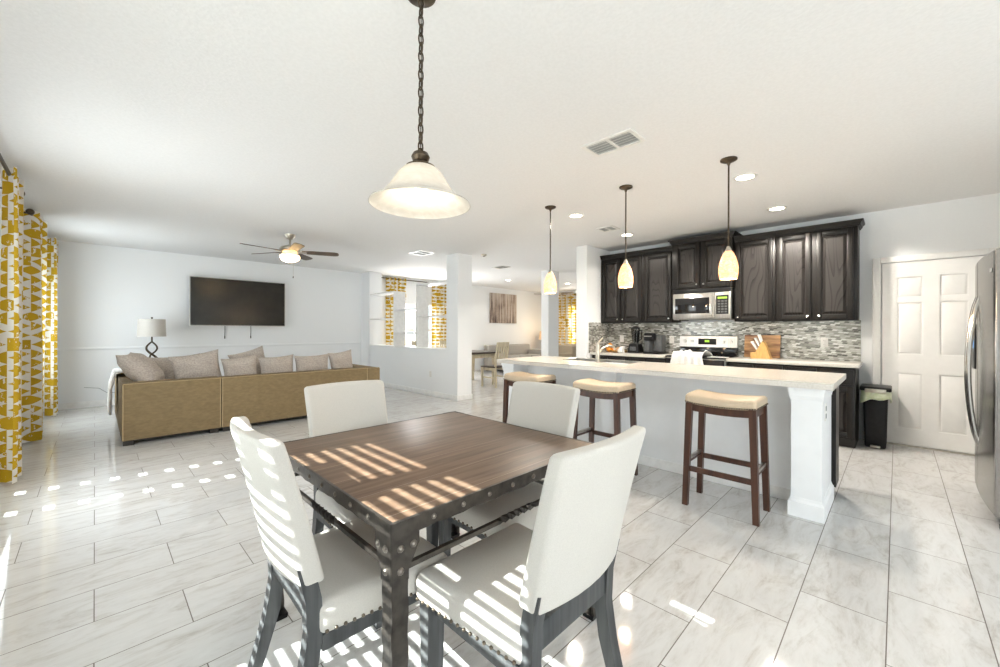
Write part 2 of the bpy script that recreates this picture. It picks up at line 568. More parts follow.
tile = ramp(nt, sb.outputs[0], [(0.0, (0.11, 0.11, 0.10)), (0.3, (0.30, 0.30, 0.265)), (0.6, (0.48, 0.485, 0.44)), (1.0, (0.88, 0.88, 0.85))])
L.new(mixc(nt, br.outputs['Fac'], tile, (0.42, 0.40, 0.36)), p.inputs['Base Color'])
L.new(math_n(nt, 'ADD', math_n(nt, 'MULTIPLY', sb.outputs[0], 0.15), 0.12), p.inputs['Roughness'])
p.inputs['Metallic'].default_value = 0.25
L.new(bump(nt, math_n(nt, 'ADD', sb.outputs[0], math_n(nt, 'MULTIPLY', br.outputs['Fac'], -1.0)), 0.5, 0.004), p.inputs['Normal'])
M['mosaic'] = m


def curtain_mat(name, nu, nv):
    """mustard triangles on white, some rows worn, some cells full"""
    m, nt, N, L, p = new_mat(name)
    tcn = N.new('ShaderNodeTexCoord')
    sp = N.new('ShaderNodeSeparateXYZ')
    L.new(tcn.outputs['UV'], sp.inputs[0])
    u = math_n(nt, 'MULTIPLY', sp.outputs['X'], nu)
    vv = math_n(nt, 'MULTIPLY', sp.outputs['Y'], nv)
    fu, fv = math_n(nt, 'FRACT', u), math_n(nt, 'FRACT', vv)
    cu, cvv = math_n(nt, 'FLOOR', u), math_n(nt, 'FLOOR', vv)
    c = N.new('ShaderNodeCombineXYZ')
    L.new(cu, c.inputs[0])
    L.new(cvv, c.inputs[1])
    wn_ = N.new('ShaderNodeTexWhiteNoise')
    wn_.noise_dimensions = '2D'
    L.new(c.outputs[0], wn_.inputs['Vector'])
    flip = math_n(nt, 'GREATER_THAN', wn_.outputs['Value'], 0.72)
    fu2 = math_n(nt, 'ABSOLUTE', math_n(nt, 'SUBTRACT', flip, fu))
    tri = math_n(nt, 'LESS_THAN', math_n(nt, 'ADD', fu2, math_n(nt, 'ABSOLUTE', math_n(nt, 'SUBTRACT', math_n(nt, 'MULTIPLY', fv, 2.0), 1.0))), 0.98)
    full = math_n(nt, 'GREATER_THAN', wn_.outputs['Value'], 0.90)
    k = math_n(nt, 'MAXIMUM', tri, full)
    worn = noise(nt, tcn.outputs['UV'], 26, 5, 0.7)
    k = math_n(nt, 'MULTIPLY', k, math_n(nt, 'GREATER_THAN', worn, 0.40))
    col = mixc(nt, k, (0.82, 0.80, 0.75), (0.56, 0.36, 0.025))
    L.new(col, p.inputs['Base Color'])
    p.inputs['Roughness'].default_value = 0.9
    p.inputs['Specular IOR Level'].default_value = 0.1
    t = N.new('ShaderNodeBsdfTranslucent')
    L.new(col, t.inputs['Color'])
    mx = N.new('ShaderNodeMixShader')
    mx.inputs[0].default_value = 0.35
    L.new(p.outputs[0], mx.inputs[1])
    L.new(t.outputs[0], mx.inputs[2])
    L.new(mx.outputs[0], N['Material Output'].inputs['Surface'])
    return m


M['curtain'] = curtain_mat('mustard_triangle_print', 7, 24)
M['curtain_wide'] = curtain_mat('mustard_triangle_print_wide', 12, 25)
M['curtain_far'] = curtain_mat('mustard_triangle_print_small', 5, 26)

# white blind, lets some daylight glow through
m, nt, N, L, p = new_mat('blind_fabric')
p.inputs['Base Color'].default_value = (0.85, 0.85, 0.83, 1)
f = noise(nt, coords(nt), 80, 2)
L.new(ramp(nt, f, [(0.3, (0.80, 0.80, 0.78)), (0.7, (0.87, 0.87, 0.85))]), p.inputs['Base Color'])
t = N.new('ShaderNodeBsdfTranslucent')
t.inputs['Color'].default_value = (0.8, 0.8, 0.78, 1)
mx = N.new('ShaderNodeMixShader')
mx.inputs[0].default_value = 0.3
L.new(p.outputs[0], mx.inputs[1])
L.new(t.outputs[0], mx.inputs[2])
L.new(mx.outputs[0], N['Material Output'].inputs['Surface'])
M['blind'] = m

# window glass: mostly clear with a faint reflection
m, nt, N, L, p = new_mat('window_glass')
tr = N.new('ShaderNodeBsdfTransparent')
gl = N.new('ShaderNodeBsdfGlossy')
gl.inputs['Roughness'].default_value = 0.02
f = noise(nt, coords(nt), 3, 1)
L.new(ramp(nt, f, [(0.3, (0.9, 0.95, 0.95)), (0.7, (0.95, 0.98, 0.98))]), tr.inputs['Color'])
mx = N.new('ShaderNodeMixShader')
mx.inputs[0].default_value = 0.06
L.new(tr.outputs[0], mx.inputs[1])
L.new(gl.outputs[0], mx.inputs[2])
L.new(mx.outputs[0], N['Material Output'].inputs['Surface'])
M['glass'] = m

# clear plastic jug
m, nt, N, L, p = new_mat('smoky_jug')
tr = N.new('ShaderNodeBsdfTransparent')
f = noise(nt, coords(nt), 20, 1)
L.new(ramp(nt, f, [(0.3, (0.45, 0.46, 0.45)), (0.7, (0.55, 0.56, 0.55))]), tr.inputs['Color'])
gl = N.new('ShaderNodeBsdfGlossy')
gl.inputs['Roughness'].default_value = 0.08
mx = N.new('ShaderNodeMixShader')
mx.inputs[0].default_value = 0.2
L.new(tr.outputs[0], mx.inputs[1])
L.new(gl.outputs[0], mx.inputs[2])
L.new(mx.outputs[0], N['Material Output'].inputs['Surface'])
M['jug'] = m

# painting: pale wash with dark vertical trunks
m, nt, N, L, p = new_mat('tree_trunk_painting')
v = coords(nt)
a = noise(nt, coords(nt, (9, 1, 0.35)), 1.6, 6, 0.7, 0.3)
b = noise(nt, coords(nt, (1, 1, 1)), 3.0, 5, 0.6)
sp = N.new('ShaderNodeSeparateXYZ')
L.new(v, sp.inputs[0])
low = math_n(nt, 'MULTIPLY', math_n(nt, 'SUBTRACT', 0.25, sp.outputs['Z']), 0.10)
a2 = math_n(nt, 'SUBTRACT', math_n(nt, 'ADD', a, math_n(nt, 'MULTIPLY', math_n(nt, 'SUBTRACT', b, 0.5), 0.25)), low)
L.new(ramp(nt, a2, [(0.30, (0.035, 0.025, 0.025)), (0.40, (0.16, 0.11, 0.09)), (0.47, (0.40, 0.32, 0.26)), (0.62, (0.60, 0.53, 0.46))]), p.inputs['Base Color'])
p.inputs['Roughness'].default_value = 0.7
M['painting'] = m

# ---------------------------------------------------------------- room shell
CZ = 2.65          # ceiling
XL = -0.62         # window wall
XK = 6.33          # kitchen wall
YT = 9.30          # television wall
XF, YR, YS = 11.6, -6.0, 2.6   # far lounge wall, rear wall, lounge side wall

struct(MB().box(XL - 0.2, XF + 0.2, YR - 0.2, YT + 0.2, -0.12, 0).build('floor', M['floor']))
struct(MB().box(XL - 0.2, XF + 0.2, YR - 0.2, YT + 0.2, CZ, CZ + 0.12).build('ceiling', M['ceiling']))


def holed_wall(name, axis, a0, a1, u0, u1, holes, mat=None):
    """wall slab a0..a1 thick on `axis`, running u0..u1, with (u,u,z,z) openings"""
    b = MB()
    us = sorted({u0, u1} | {h[0] for h in holes} | {h[1] for h in holes})
    for s, e in zip(us, us[1:]):
        spans, z = [], 0.0
        for h in sorted([h for h in holes if h[0] <= s + 1e-6 and h[1] >= e - 1e-6], key=lambda h: h[2]):
            spans.append((z, h[2]))
            z = h[3]
        spans.append((z, CZ))
        for z0, z1 in spans:
            if z1 - z0 > 1e-4:
                if axis == 'x':
                    b.box(a0, a1, s, e, z0, z1)
                else:
                    b.box(s, e, a0, a1, z0, z1)
    bmesh.ops.remove_doubles(b.bm, verts=b.bm.verts[:], dist=1e-5)
    return struct(b.build(name, mat or M['wall']))


W_TABLE = (0.88, 2.02, 0.55, 1.99)
W_DOOR = (3.60, 4.98, 0.06, 2.06)
W_FILL_SIDE = (-4.6, -1.4, 0.06, 2.15)  # invented opening behind the camera, added for the side fill
W_SOFA = (7.2, 8.6, 0.35, 2.2)
holed_wall('wall_left', 'x', XL - 0.16, XL, YR, YT, [W_FILL_SIDE, W_TABLE, W_DOOR, W_SOFA])
W_DIN = (5.45, 6.95, 0.5, 1.97)
holed_wall('wall_back', 'y', YT, YT + 0.16, XL - 0.16, XF + 0.16, [W_DIN])
W_LNG = (6.6, 8.2, 0.55, 2.1)
holed_wall('wall_far', 'x', XF, XF + 0.16, YS, YT, [W_LNG])
W_FILL_REAR = (-0.2, 3.6, 0.05, 2.3)  # invented opening in the rear wall, added to light the room from behind
holed_wall('wall_rear', 'y', YR - 0.16, YR, XL - 0.16, XK + 0.1, [W_FILL_REAR])
struct(MB().box(XK, XK + 0.12, YR, 3.77, 0, CZ).build('wall_right', M['wall']))
struct(MB().box(5.60, XK, 3.57, 3.77, 0, CZ).build('wall_kitchen_return', M['wall']))
struct(MB().box(4.0, XK, -1.34, -1.22, 0, CZ).build('wall_fridge_side', M['wall']))
struct(MB().box(XK + 0.12, XF, YS - 0.12, YS, 0, CZ).build('wall_lounge_side', M['wall']))

# columns and the half wall with open shelves
COLX0, COLX1 = 4.57, 4.905


def base_ring(name, x0, x1, y0, y1, h=0.09, t=0.012):
    return struct(MB().box(x0 - t, x1 + t, y0 - t, y1 + t, 0, h, 0.004).build(name, M['trim']))


struct(MB().box(COLX0, COLX1, 5.59, 5.92, 0, CZ).build('wall_column', M['wall']))
base_ring('baseboard_column', COLX0, COLX1, 5.59, 5.92)
struct(MB().box(7.33, 7.72, 5.69, 5.90, 0, CZ).build('wall_far_column', M['wall']))
base_ring('baseboard_far_column', 7.33, 7.72, 5.69, 5.90)
hw = MB()
hw.box(COLX0 + 0.004, COLX1 - 0.02, 5.92, 8.90, 0, 0.89)
hw.box(COLX0 + 0.004, COLX1 - 0.02, 8.88, YT, 0, CZ)
struct(hw.build('wall_half', M['wall']))
struct(MB().box(COLX0 - 0.012, COLX1, 5.92, 8.88, 0.89, 0.915, 0.004).build('trim_half_wall_ledge', M['trim']))
struct(MB().box(COLX0 - 0.008, COLX0 + 0.004, 5.92, YT, 0, 0.09, 0.003).build('baseboard_half_wall', M['trim']))

sh = thing('divider_shelves', 'white open shelves standing in the half wall opening beside the column', 'shelf', (4.73, 7.4, 0.915))
dx = 0.145


def shelf_part(name, y0, y1, z0, z1):
    MB().box(-dx, dx, y0 - 7.4, y1 - 7.4, z0 - 0.915, z1 - 0.915, 0.003).build(name, M['trim'], sh)


shelf_part('upright', 7.79, 7.82, 0.915, 2.10)
shelf_part('upright', 6.91, 6.94, 0.915, 2.165)
shelf_part('shelf_board', 7.82, 8.88, 2.09, 2.12)
shelf_part('shelf_board', 7.82, 8.88, 1.505, 1.53)
shelf_part('shelf_board', 6.94, 7.79, 1.685, 1.71)
shelf_part('shelf_board', 6.94, 7.79, 1.19, 1.215)
shelf_part('shelf_board', 5.92, 6.94, 2.165, 2.20)
shelf_part('shelf_board', 5.92, 6.91, 1.52, 1.545)

# baseboards and chair rail
struct(MB().prism([(YT, 0), (YT - 0.014, 0), (YT - 0.014, 0.085), (YT - 0.006, 0.10), (YT, 0.10)], 'x', XL, COLX0).build('baseboard_back', M['trim']))
struct(MB().prism([(YT, 0.925), (YT - 0.01, 0.925), (YT - 0.018, 0.94), (YT - 0.018, 0.96), (YT - 0.008, 0.975), (YT, 0.975)], 'x', XL, COLX0).build('trim_chair_rail', M['wall']))
b = MB()
for y0, y1 in ((YR, 3.5), (5.08, YT)):
    b.box(XL, XL + 0.014, y0, y1, 0, 0.10, 0.004)
struct(b.build('baseboard_left', M['trim']))
struct(MB().box(XK - 0.014, XK, 0.205, 0.29, 0, 0.10, 0.004).build('baseboard_right', M['trim']))
struct(MB().box(COLX1, XF, YT - 0.014, YT, 0, 0.10, 0.004).build('baseboard_lounge', M['trim']))


# ---------------------------------------------------------------- windows


def window(name, axis, a, hole, rails, stiles, depth=0.10, fw=0.05, zst=None):
    u0, u1, z0, z1 = hole

    def bx(b, s, e, lo, hi, d0, d1):
        if axis == 'x':
            b.box(a + d0, a + d1, s, e, lo, hi)
        else:
            b.box(s, e, a + d0, a + d1, lo, hi)
    b = MB()
    for s, e, lo, hi in ((u0, u0 + fw, z0, z1), (u1 - fw, u1, z0, z1), (u0, u1, z0, z0 + fw), (u0, u1, z1 - 0.015, z1)):
        bx(b, s, e, lo, hi, -depth / 2, depth / 2)
    for zc, w in rails:
        bx(b, u0, u1, zc - w / 2, zc + w / 2, -0.02, 0.02)
    for uc, w in stiles:
        bx(b, uc - w / 2, uc + w / 2, zst or z0, z1, -0.025, 0.025)
    fr = struct(b.build(name, M['trim']))
    g = MB()
    bx(g, u0 + 0.01, u1 - 0.01, z0 + 0.01, z1 - 0.005, -0.003, 0.003)
    g.build('glass_pane', M['glass'], fr)
    return fr


window('window_1', 'x', XL - 0.09, W_TABLE, [(1.62, 0.014)], [(1.455, 0.12)], zst=1.6)
window('window_2', 'x', XL - 0.09, W_DOOR, [(0.16 + 0.128 * k, 0.058) for k in range(9)], [])  # wide bars added to cut the sun into dashes on the floor
window('window_3', 'x', XL - 0.09, W_SOFA, [(1.25, 0.05)], [(7.9, 0.06)])
window('window_4', 'y', YT + 0.08, W_DIN, [(1.26, 0.05), (0.9, 0.02), (1.6, 0.02)], [(6.2, 0.09), (5.82, 0.02), (6.58, 0.02)])
window('window_5', 'x', XF + 0.08, W_LNG, [(1.3, 0.05)], [(7.4, 0.06)])
window('added_window_rear', 'y', YR - 0.08, W_FILL_REAR, [], [(1.7, 0.08)])  # unseen window added around the rear fill lamp
window('added_window_side', 'x', XL - 0.09, W_FILL_SIDE, [], [(-3.0, 0.08)])  # unseen window added around the side fill lamp
# sill in the dining window
struct(MB().box(5.40, 7.0, YT - 0.05, YT + 0.03, 0.47, 0.50, 0.006).build('trim_window_sill', M['trim']))

# slatted blind in front of the table window
bl = thing('slatted_blind', 'white horizontal slat blind hanging in the window beside the dining table', 'blind', (XL + 0.012, 1.45, 0.6))
s = MB()
k = 0
z = 0.62
while z < 1.925:
    s.box(-0.017, 0.017, -0.58, 0.58, z - 0.6 - 0.0013, z - 0.6 + 0.0013)
    z += 0.044
s.build('slats', M['whiteplastic'], bl)
MB().box(-0.02, 0.02, -0.59, 0.59, 1.335, 1.375, 0.004).build('headrail', M['whiteplastic'], bl)
MB().box(-0.018, 0.018, -0.58, 0.58, -0.01, 0.008, 0.004).build('bottom_rail', M['whiteplastic'], bl)
# unseen shades added: three leave slits for sun dashes, one blocks the sun
for n, (y0, y1) in enumerate(((3.56, 4.30), (4.39, 4.80), (4.89, 5.06), (7.15, 8.65))):
    t = thing('added_window_shade', ('wide white closed shade added across the garden door to shape the sun', 'middle white shade added on the garden door, between two slits that shape sunlight', 'narrow white closed shade added on the garden door beside the curtain', 'white closed shade added to block sun at the window left of the sofa')[n], 'shade', (XL + 0.03, (y0 + y1) / 2, 0.03 if n < 3 else 0.17), 0, 'added closed window shades')
    h = (y1 - y0) / 2
    MB().box(-0.004, 0.004, -h, h, 0.0, 2.08).build('shade_cloth', M['blind'], t)
    MB().box(-0.018, 0.018, -h, h, 2.08, 2.13, 0.006).build('shade_roller', M['whiteplastic'], t)

# outside
struct(MB().box(-4.6, XL - 0.17, -5.2, -0.4, 2.45, 2.6).build('added_sun_shield', M['trim']))  # unseen slab added to keep the sun out of the side opening
struct(MB().box(-14, XL - 0.17, -14, 20, -0.14, -0.06).build('ground_side', M['patio']))
struct(MB().box(XL - 0.17, 20, YT + 0.17, 22, -0.14, -0.06).build('ground_back', M['patio']))
struct(MB().box(XL - 0.17, 20, -14, YR - 0.17, -0.14, -0.06).build('ground_rear', M['patio']))


def shrub(loc, rad, hgt, label):
    t = thing('garden_shrub', label, 'shrub', loc)
    f = MB()
    tm = bmesh.new()
    bmesh.ops.create_icosphere(tm, subdivisions=4, radius=1)
    rnd = random.Random(int(loc[0] * 100))
    ph = [rnd.uniform(0, 6) for _ in range(6)]

    def wp(x, y, z):
        k = 1 + 0.10 * math.sin(7 * x + ph[0]) * math.sin(8 * y + ph[1]) + 0.08 * math.sin(15 * z + ph[2] + 5 * x) + 0.06 * math.sin(21 * y + 17 * x + ph[3])
        return (x * rad * k, y * rad * k, hgt * 0.62 + z * hgt * 0.40 * k)
    f.merge(tm, wp)
    f.build('foliage', M['leaf'], t, sharp=20)
    MB().tube([(0, 0, 0), (0.02, 0, hgt * 0.4)], [0.05, 0.03], 8).build('stem', M['blade'], t)


shrub((6.9, 12.6, -0.06), 0.75, 3.3, 'leafy green shrub seen through the dining window')

# ---------------------------------------------------------------- curtains and rods


def curtain(name, label, axis, a, u0, u1, ztop, zbot, folds, amp, mat, group, reps=1.0, phase=0.0):
    uc = (u0 + u1) / 2
    loc = (a, uc, 0) if axis == 'x' else (uc, a, 0)
    t = thing(name, label, 'curtain', loc, 0, group)
    b = MB()

    def fn(i, j):
        u = (u0 + (u1 - u0) * i) - uc
        wv = amp * math.sin(2 * PI * folds * i + phase) * (0.82 + 0.18 * math.sin(3 * j + 5 * i))
        u += 0.012 * math.sin(4 * PI * folds * i + j * 2)
        z = zbot + (ztop - zbot) * j
        return (wv, u, z) if axis == 'x' else (u, wv, z)
    b.grid(fn, int(folds * 20), 24, uvs=True)
    b.build('cloth', mat, t, sharp=80, flip=False)
    return t


def rod(label, axis, a, u0, u1, z, group):
    uc = (u0 + u1) / 2
    t = thing('curtain_rod', label, 'curtain rod', (a, uc, z) if axis == 'x' else (uc, a, z), 0, group)
    h = (u1 - u0) / 2

    def q(u, d=0, dz=0):
        return (d, u, dz) if axis == 'x' else (u, d, dz)
    MB().tube([q(-h), q(h)], 0.013, 12).build('pole', M['bronze'], t)
    for s in (-1, 1):
        MB().ball(q(s * (h + 0.03)), 0.034).build('finial', M['bronze'], t)
    sgn = -1 if (axis == 'x' and a < 5) else 1
    dist = 0.125 if axis == 'x' else 0.10
    for s in (-1, 1):
        MB().tube([q(s * (h - 0.06)), q(s * (h - 0.06), sgn * dist * 0.9, 0.0)], 0.008, 8).build('bracket', M['bronze'], t)


XC = XL + 0.13
rod('bronze curtain rod over the garden door, nearest the camera', 'x', XC, 3.25, 5.72, 2.52, 'curtain rods along the window wall')
rod('bronze curtain rod over the window left of the sofa lamp', 'x', XC, 6.62, 9.12, 2.52, 'curtain rods along the window wall')
curtain('curtain', 'largest mustard triangle print curtain, at the left edge of the picture', 'x', XC, 5.02, 5.62, 2.57, 0.03, 3.0, 0.058, M['curtain'], 'curtains along the window wall', phase=0.6)
curtain('curtain', 'mustard triangle print curtain second along the window wall, with a pale lining edge', 'x', XC - 0.005, 6.70, 7.36, 2.57, 0.03, 2.5, 0.085, M['curtain_wide'], 'curtains along the window wall', phase=-1.3)
curtain('curtain', 'mustard triangle print curtain in the corner next to the television wall', 'x', XC + 0.05, 8.50, 9.05, 2.57, 0.03, 3.0, 0.065, M['curtain'], 'curtains along the window wall', phase=0.5)
rod('dark curtain rod over the dining window behind the open shelves', 'y', YT - 0.10, 5.02, 7.5, 2.58, 'far room curtain rods')
curtain('curtain', 'mustard print curtain left of the dining window, seen through the open shelves', 'y', YT - 0.10, 5.18, 5.76, 2.62, 0.03, 4, 0.045, M['curtain_far'], 'far room curtains')
curtain('curtain', 'mustard print curtain right of the dining window, seen beside the white column', 'y', YT - 0.10, 6.60, 7.30, 2.62, 0.03, 5, 0.045, M['curtain_far'], 'far room curtains')
rod('dark curtain rod over the lounge window past the far column', 'x', XF - 0.11, 6.3, 8.75, 2.50, 'far room curtain rods')
curtain('curtain', 'mustard print curtain of the lounge window, seen between the far column and the kitchen wall', 'x', XF - 0.11, 7.55, 8.55, 2.54, 0.03, 6, 0.045, M['curtain_far'], 'far room curtains')

# ---------------------------------------------------------------- pantry door
d = MB()
DX = XK - 0.035
d.box(DX + 0.012, XK - 0.001, -0.64, 0.12, 0.022, 2.03)
cols = ((-0.52, -0.32), (-0.20, 0.0))
rows = ((0.20, 0.81), (1.015, 1.59), (1.645, 1.87))
ys = [-0.64, -0.52, -0.32, -0.20, 0.0, 0.12]
for y0, y1 in ((-0.64, -0.52), (-0.32, -0.20), (0.0, 0.12)):
    d.box(DX, DX + 0.013, y0, y1, 0.022, 2.03)
for y0, y1 in cols:
    for z0, z1 in ((0.022, 0.20), (0.81, 1.015), (1.59, 1.645), (1.87, 2.03)):
        d.box(DX, DX + 0.013, y0, y1, z0, z1)
    for z0, z1 in rows:
        g = 0.028
        d.hexa([(DX + 0.012, y0 + 0.012, z0 + 0.012), (DX + 0.012, y1 - 0.012, z0 + 0.012), (DX + 0.012, y1 - 0.012, z1 - 0.012), (DX + 0.012, y0 + 0.012, z1 - 0.012),
                (DX + 0.003, y0 + g, z0 + g), (DX + 0.003, y1 - g, z0 + g), (DX + 0.003, y1 - g, z1 - g), (DX + 0.003, y0 + g, z1 - g)])
door = struct(d.build('door_1', M['door']))
MB().lathe([(0.0, 0), (0.028, 0.0), (0.028, 0.006), (0.012, 0.012), (0.012, 0.035), (0.026, 0.045), (0.028, 0.058), (0.018, 0.068), (0, 0.07)], seg=20).build('door_knob', M['nickel'], door).matrix_local = Matrix.Translation((DX, -0.575, 0.95)) @ Matrix.Rotation(-PI / 2, 4, 'Y')
c = MB()
for y0, y1, z0, z1 in ((0.13, 0.20, 0, 2.105), (-0.72, -0.65, 0, 2.105), (-0.65, 0.13, 2.04, 2.105)):
    c.box(XK - 0.042, XK, y0, y1, z0, z1, 0.006)
struct(c.build('trim_door_casing', M['door']))
struct(MB().box(XK - 0.03, XK, -0.65, 0.13, 0.0, 0.014).build('trim_door_threshold', M['nickel']))

# ---------------------------------------------------------------- kitchen run on the back wall


def cab_door(parent, xf, y0, y1, z0, z1, knob=None, name='door'):
    """raised panel door facing -x with its front at xf; local coords of parent"""
    b = MB()
    s = 0.052
    t = 0.026
    b.box(xf, xf + t, y0, y0 + s, z0, z1, 0.003)
    b.box(xf, xf + t, y1 - s, y1, z0, z1, 0.003)
    b.box(xf, xf + t, y0 + s, y1 - s, z0, z0 + s, 0.003)
    b.box(xf, xf + t, y0 + s, y1 - s, z1 - s, z1, 0.003)
    dr = b.build(name, M['cab_frame'], parent)
    g = MB()
    a, e, q, dp_ = s - 0.001, s + 0.036, 0.010, t - 0.002
    g.box(xf + dp_, xf + t - 0.0005, y0 + a, y1 - a, z0 + a, z1 - a)
    g.hexa([(xf + dp_, y0 + a + q, z0 + a + q), (xf + dp_, y1 - a - q, z0 + a + q), (xf + dp_, y1 - a - q, z1 - a - q), (xf + dp_, y0 + a + q, z1 - a - q),
            (xf + 0.004, y0 + e, z0 + e), (xf + 0.004, y1 - e, z0 + e), (xf + 0.004, y1 - e, z1 - e), (xf + 0.004, y0 + e, z1 - e)])
    g.build('panel', M['cab_panel'], dr)
    if knob:
        ky, kz = knob
        kb = MB()
        kb.tube([(xf, ky, kz), (xf - 0.012, ky, kz), (xf - 0.014, ky, kz), (xf - 0.026, ky, kz)], [0.005, 0.005, 0.013, 0.011], 12)
        kb.build('knob', M['chrome'], dr)
    return dr


def crown(b, x0, x1, y0, y1, zb, ends):
    """crown moulding profile around front and the ends"""
    pr = [(0.0, 0.0), (0.012, 0.0), (0.014, 0.014), (0.022, 0.018), (0.030, 0.040), (0.044, 0.052), (0.048, 0.066), (0.0, 0.066)]
    for (o, z), (o2, z2) in zip(pr[:-1], pr[1:]):
        ya0, ya1 = y0 - (o if 'r' in ends else 0), y1 + (o if 'l' in ends else 0)
        yb0, yb1 = y0 - (o2 if 'r' in ends else 0), y1 + (o2 if 'l' in ends else 0)
        if z2 - z < 1e-5:
            z2 += 1e-4
        b.hexa([(x0 - o, ya0, zb + z), (x1, ya0, zb + z), (x1, ya1, zb + z), (x0 - o, ya1, zb + z),
                (x0 - o2, yb0, zb + z2), (x1, yb0, zb + z2), (x1, yb1, zb + z2), (x0 - o2, yb1, zb + z2)])


def upper(label, y0, y1, z0, z1, xf, doors, ends='', knobs=()):
    t = thing('wall_cabinet', label, 'cabinet', (xf, (y0 + y1) / 2, z0), 0, 'dark wall cabinets')
    yc = (y0 + y1) / 2
    D = XK - 0.012 - xf
    MB().box(0, D, y0 - yc + 0.001, y1 - yc - 0.001, 0, z1 - z0, 0.002).build('body', M['cab_frame'], t)
    cr = MB()
    crown(cr, 0.0, D, y0 - yc + 0.001, y1 - yc - 0.001, z1 - z0, ends)
    cr.build('crown_moulding', M['cab_frame'], t)
    for (a, b), k in zip(doors, knobs):
        dy0, dy1 = min(a, b) - yc, max(a, b) - yc
        kn = None if k is None else ((dy0 + 0.03 if k == 'r' else dy1 - 0.03), 0.055)
        cab_door(t, -0.026, dy0, dy1, 0.015, z1 - z0 - 0.02, kn)
    return t


XU = 6.0
upper('dark wall cabinet with two doors at the left end over the blender', 2.812, 3.555, 1.395, 2.455, XU + 0.02, [(3.525, 3.20), (3.17, 2.835)], '', ['r', 'l'])
upper('single door dark wall cabinet just left of the microwave', 2.35, 2.810, 1.395, 2.455, XU + 0.02, [(2.79, 2.375)], '', ['r'])
upper('short dark cabinet with two doors above the microwave', 1.555, 2.345, 1.862, 2.52, 5.95, [(2.295, 1.962), (1.93, 1.585)], 'lr', ['r', 'l'])
upper('single door dark wall cabinet just right of the microwave', 1.09, 1.548, 1.395, 2.455, XU + 0.02, [(1.525, 1.115)], '', ['l'])
upper('dark wall cabinet with two doors at the right end near the pantry door', 0.312, 1.087, 1.395, 2.455, XU + 0.02, [(1.065, 0.73), (0.68, 0.35)], 'r', ['r', 'l'])

# backsplash
b = MB()
b.box(XK - 0.011, XK, 0.30, 3.57, 0.90, 1.40)
b.box(5.66, XK - 0.011, 3.559, 3.57, 0.90, 1.40)
struct(b.build('wall_backsplash', M['mosaic']))


def base_unit(label, y0, y1, nd, end=False):
    t = thing('base_cabinet', label, 'cabinet', (5.74, (y0 + y1) / 2, 0), 0, 'dark base cabinets')
    yc = (y0 + y1) / 2
    h = (y1 - y0) / 2 - 0.001
    D = XK - 0.012 - 5.74
    MB().box(0, D, -h, h, 0.10, 0.872, 0.002).build('body', M['cab_frame'], t)
    MB().box(0.06, D, -h + 0.001, h - 0.001, 0.0, 0.10).build('toe_kick', M['darkfoot'], t)
    w = 2 * h / nd
    for i in range(nd):
        a, b2 = -h + i * w + 0.015, -h + (i + 1) * w - 0.015
        cab_door(t, -0.026, a, b2, 0.12, 0.67, (b2 - 0.03 if i % 2 == 0 else a + 0.03, 0.62))
        f = MB().box(-0.02, 0.0, a, b2, 0.69, 0.85, 0.004).build('drawer', M['cab_frame'], t)
        MB().tube([(-0.02, (a + b2) / 2, 0.77), (-0.034, (a + b2) / 2, 0.77), (-0.046, (a + b2) / 2, 0.77)], [0.005, 0.013, 0.011], 12).build('knob', M['chrome'], f)
    return t


base_unit('dark base cabinet at the right end of the wall run beside the trash can', 0.315, 0.94, 2)
base_unit('dark base cabinet directly right of the range', 0.945, 1.555, 2)
base_unit('dark base cabinet directly left of the range', 2.345, 2.95, 2)
base_unit('dark base cabinet in the left corner under the fruit and bread', 2.955, 3.555, 2)
tag(MB().box(5.69, XK - 0.012, 0.285, 1.558, 0.875, 0.913, 0.005).build('countertop', M['counter']), 'stone countertop right of the range, under the knife block', 'countertop', 'wall countertops')
tag(MB().box(5.69, XK - 0.012, 2.342, 3.557, 0.875, 0.913, 0.005).build('countertop', M['counter']), 'stone countertop left of the range, under the coffee maker', 'countertop', 'wall countertops')

# range
rg = thing('kitchen_range', 'stainless steel electric range with raised control panel below the microwave', 'range', (5.68, 1.95, 0))
MB().box(0.03, 0.62, -0.38, 0.38, 0.02, 0.90, 0.004).build('body', M['steel'], rg)
MB().box(0.0, 0.635, -0.383, 0.383, 0.90, 0.918, 0.006).build('cooktop', M['blackglass'], rg)
od = MB().box(0.0, 0.03, -0.375, 0.375, 0.22, 0.885, 0.006).build('oven_door', M['black'], rg)
MB().box(-0.003, 0.0, -0.26, 0.26, 0.36, 0.66, 0.001).build('oven_window', M['blackglass'], od)
MB().tube([(0.0, -0.31, 0.80), (-0.045, -0.31, 0.80), (-0.045, 0.31, 0.80), (0.0, 0.31, 0.80)], 0.011, 10).build('handle', M['steel'], od)
MB().box(0.0, 0.03, -0.375, 0.375, 0.05, 0.21, 0.006).build('drawer', M['steel'], rg)
MB().box(0.545, 0.632, -0.383, 0.383, 0.918, 1.035, 0.004).build('backguard_base', M['blackglass'], rg)
bg = MB()
bg.prism([(0.545, 1.035), (0.632, 1.035), (0.632, 1.20), (0.575, 1.20), (0.555, 1.19)], 'y', -0.386, 0.386)
bg = bg.build('control_panel', M['steel'], rg)
MB().box(0.541, 0.548, -0.12, 0.12, 1.07, 1.155, 0.002).build('display', M['black'], bg)
MB().box(0.5395, 0.542, -0.03, 0.03, 1.105, 1.135).build('clock', M['led'], bg)
for y in (-0.31, -0.21, 0.21, 0.31):
    MB().tube([(0.556, y, 1.115), (0.53, y, 1.113), (0.528, y, 1.113)], [0.024, 0.021, 0.018], 16).build('knob', M['steel'], bg)
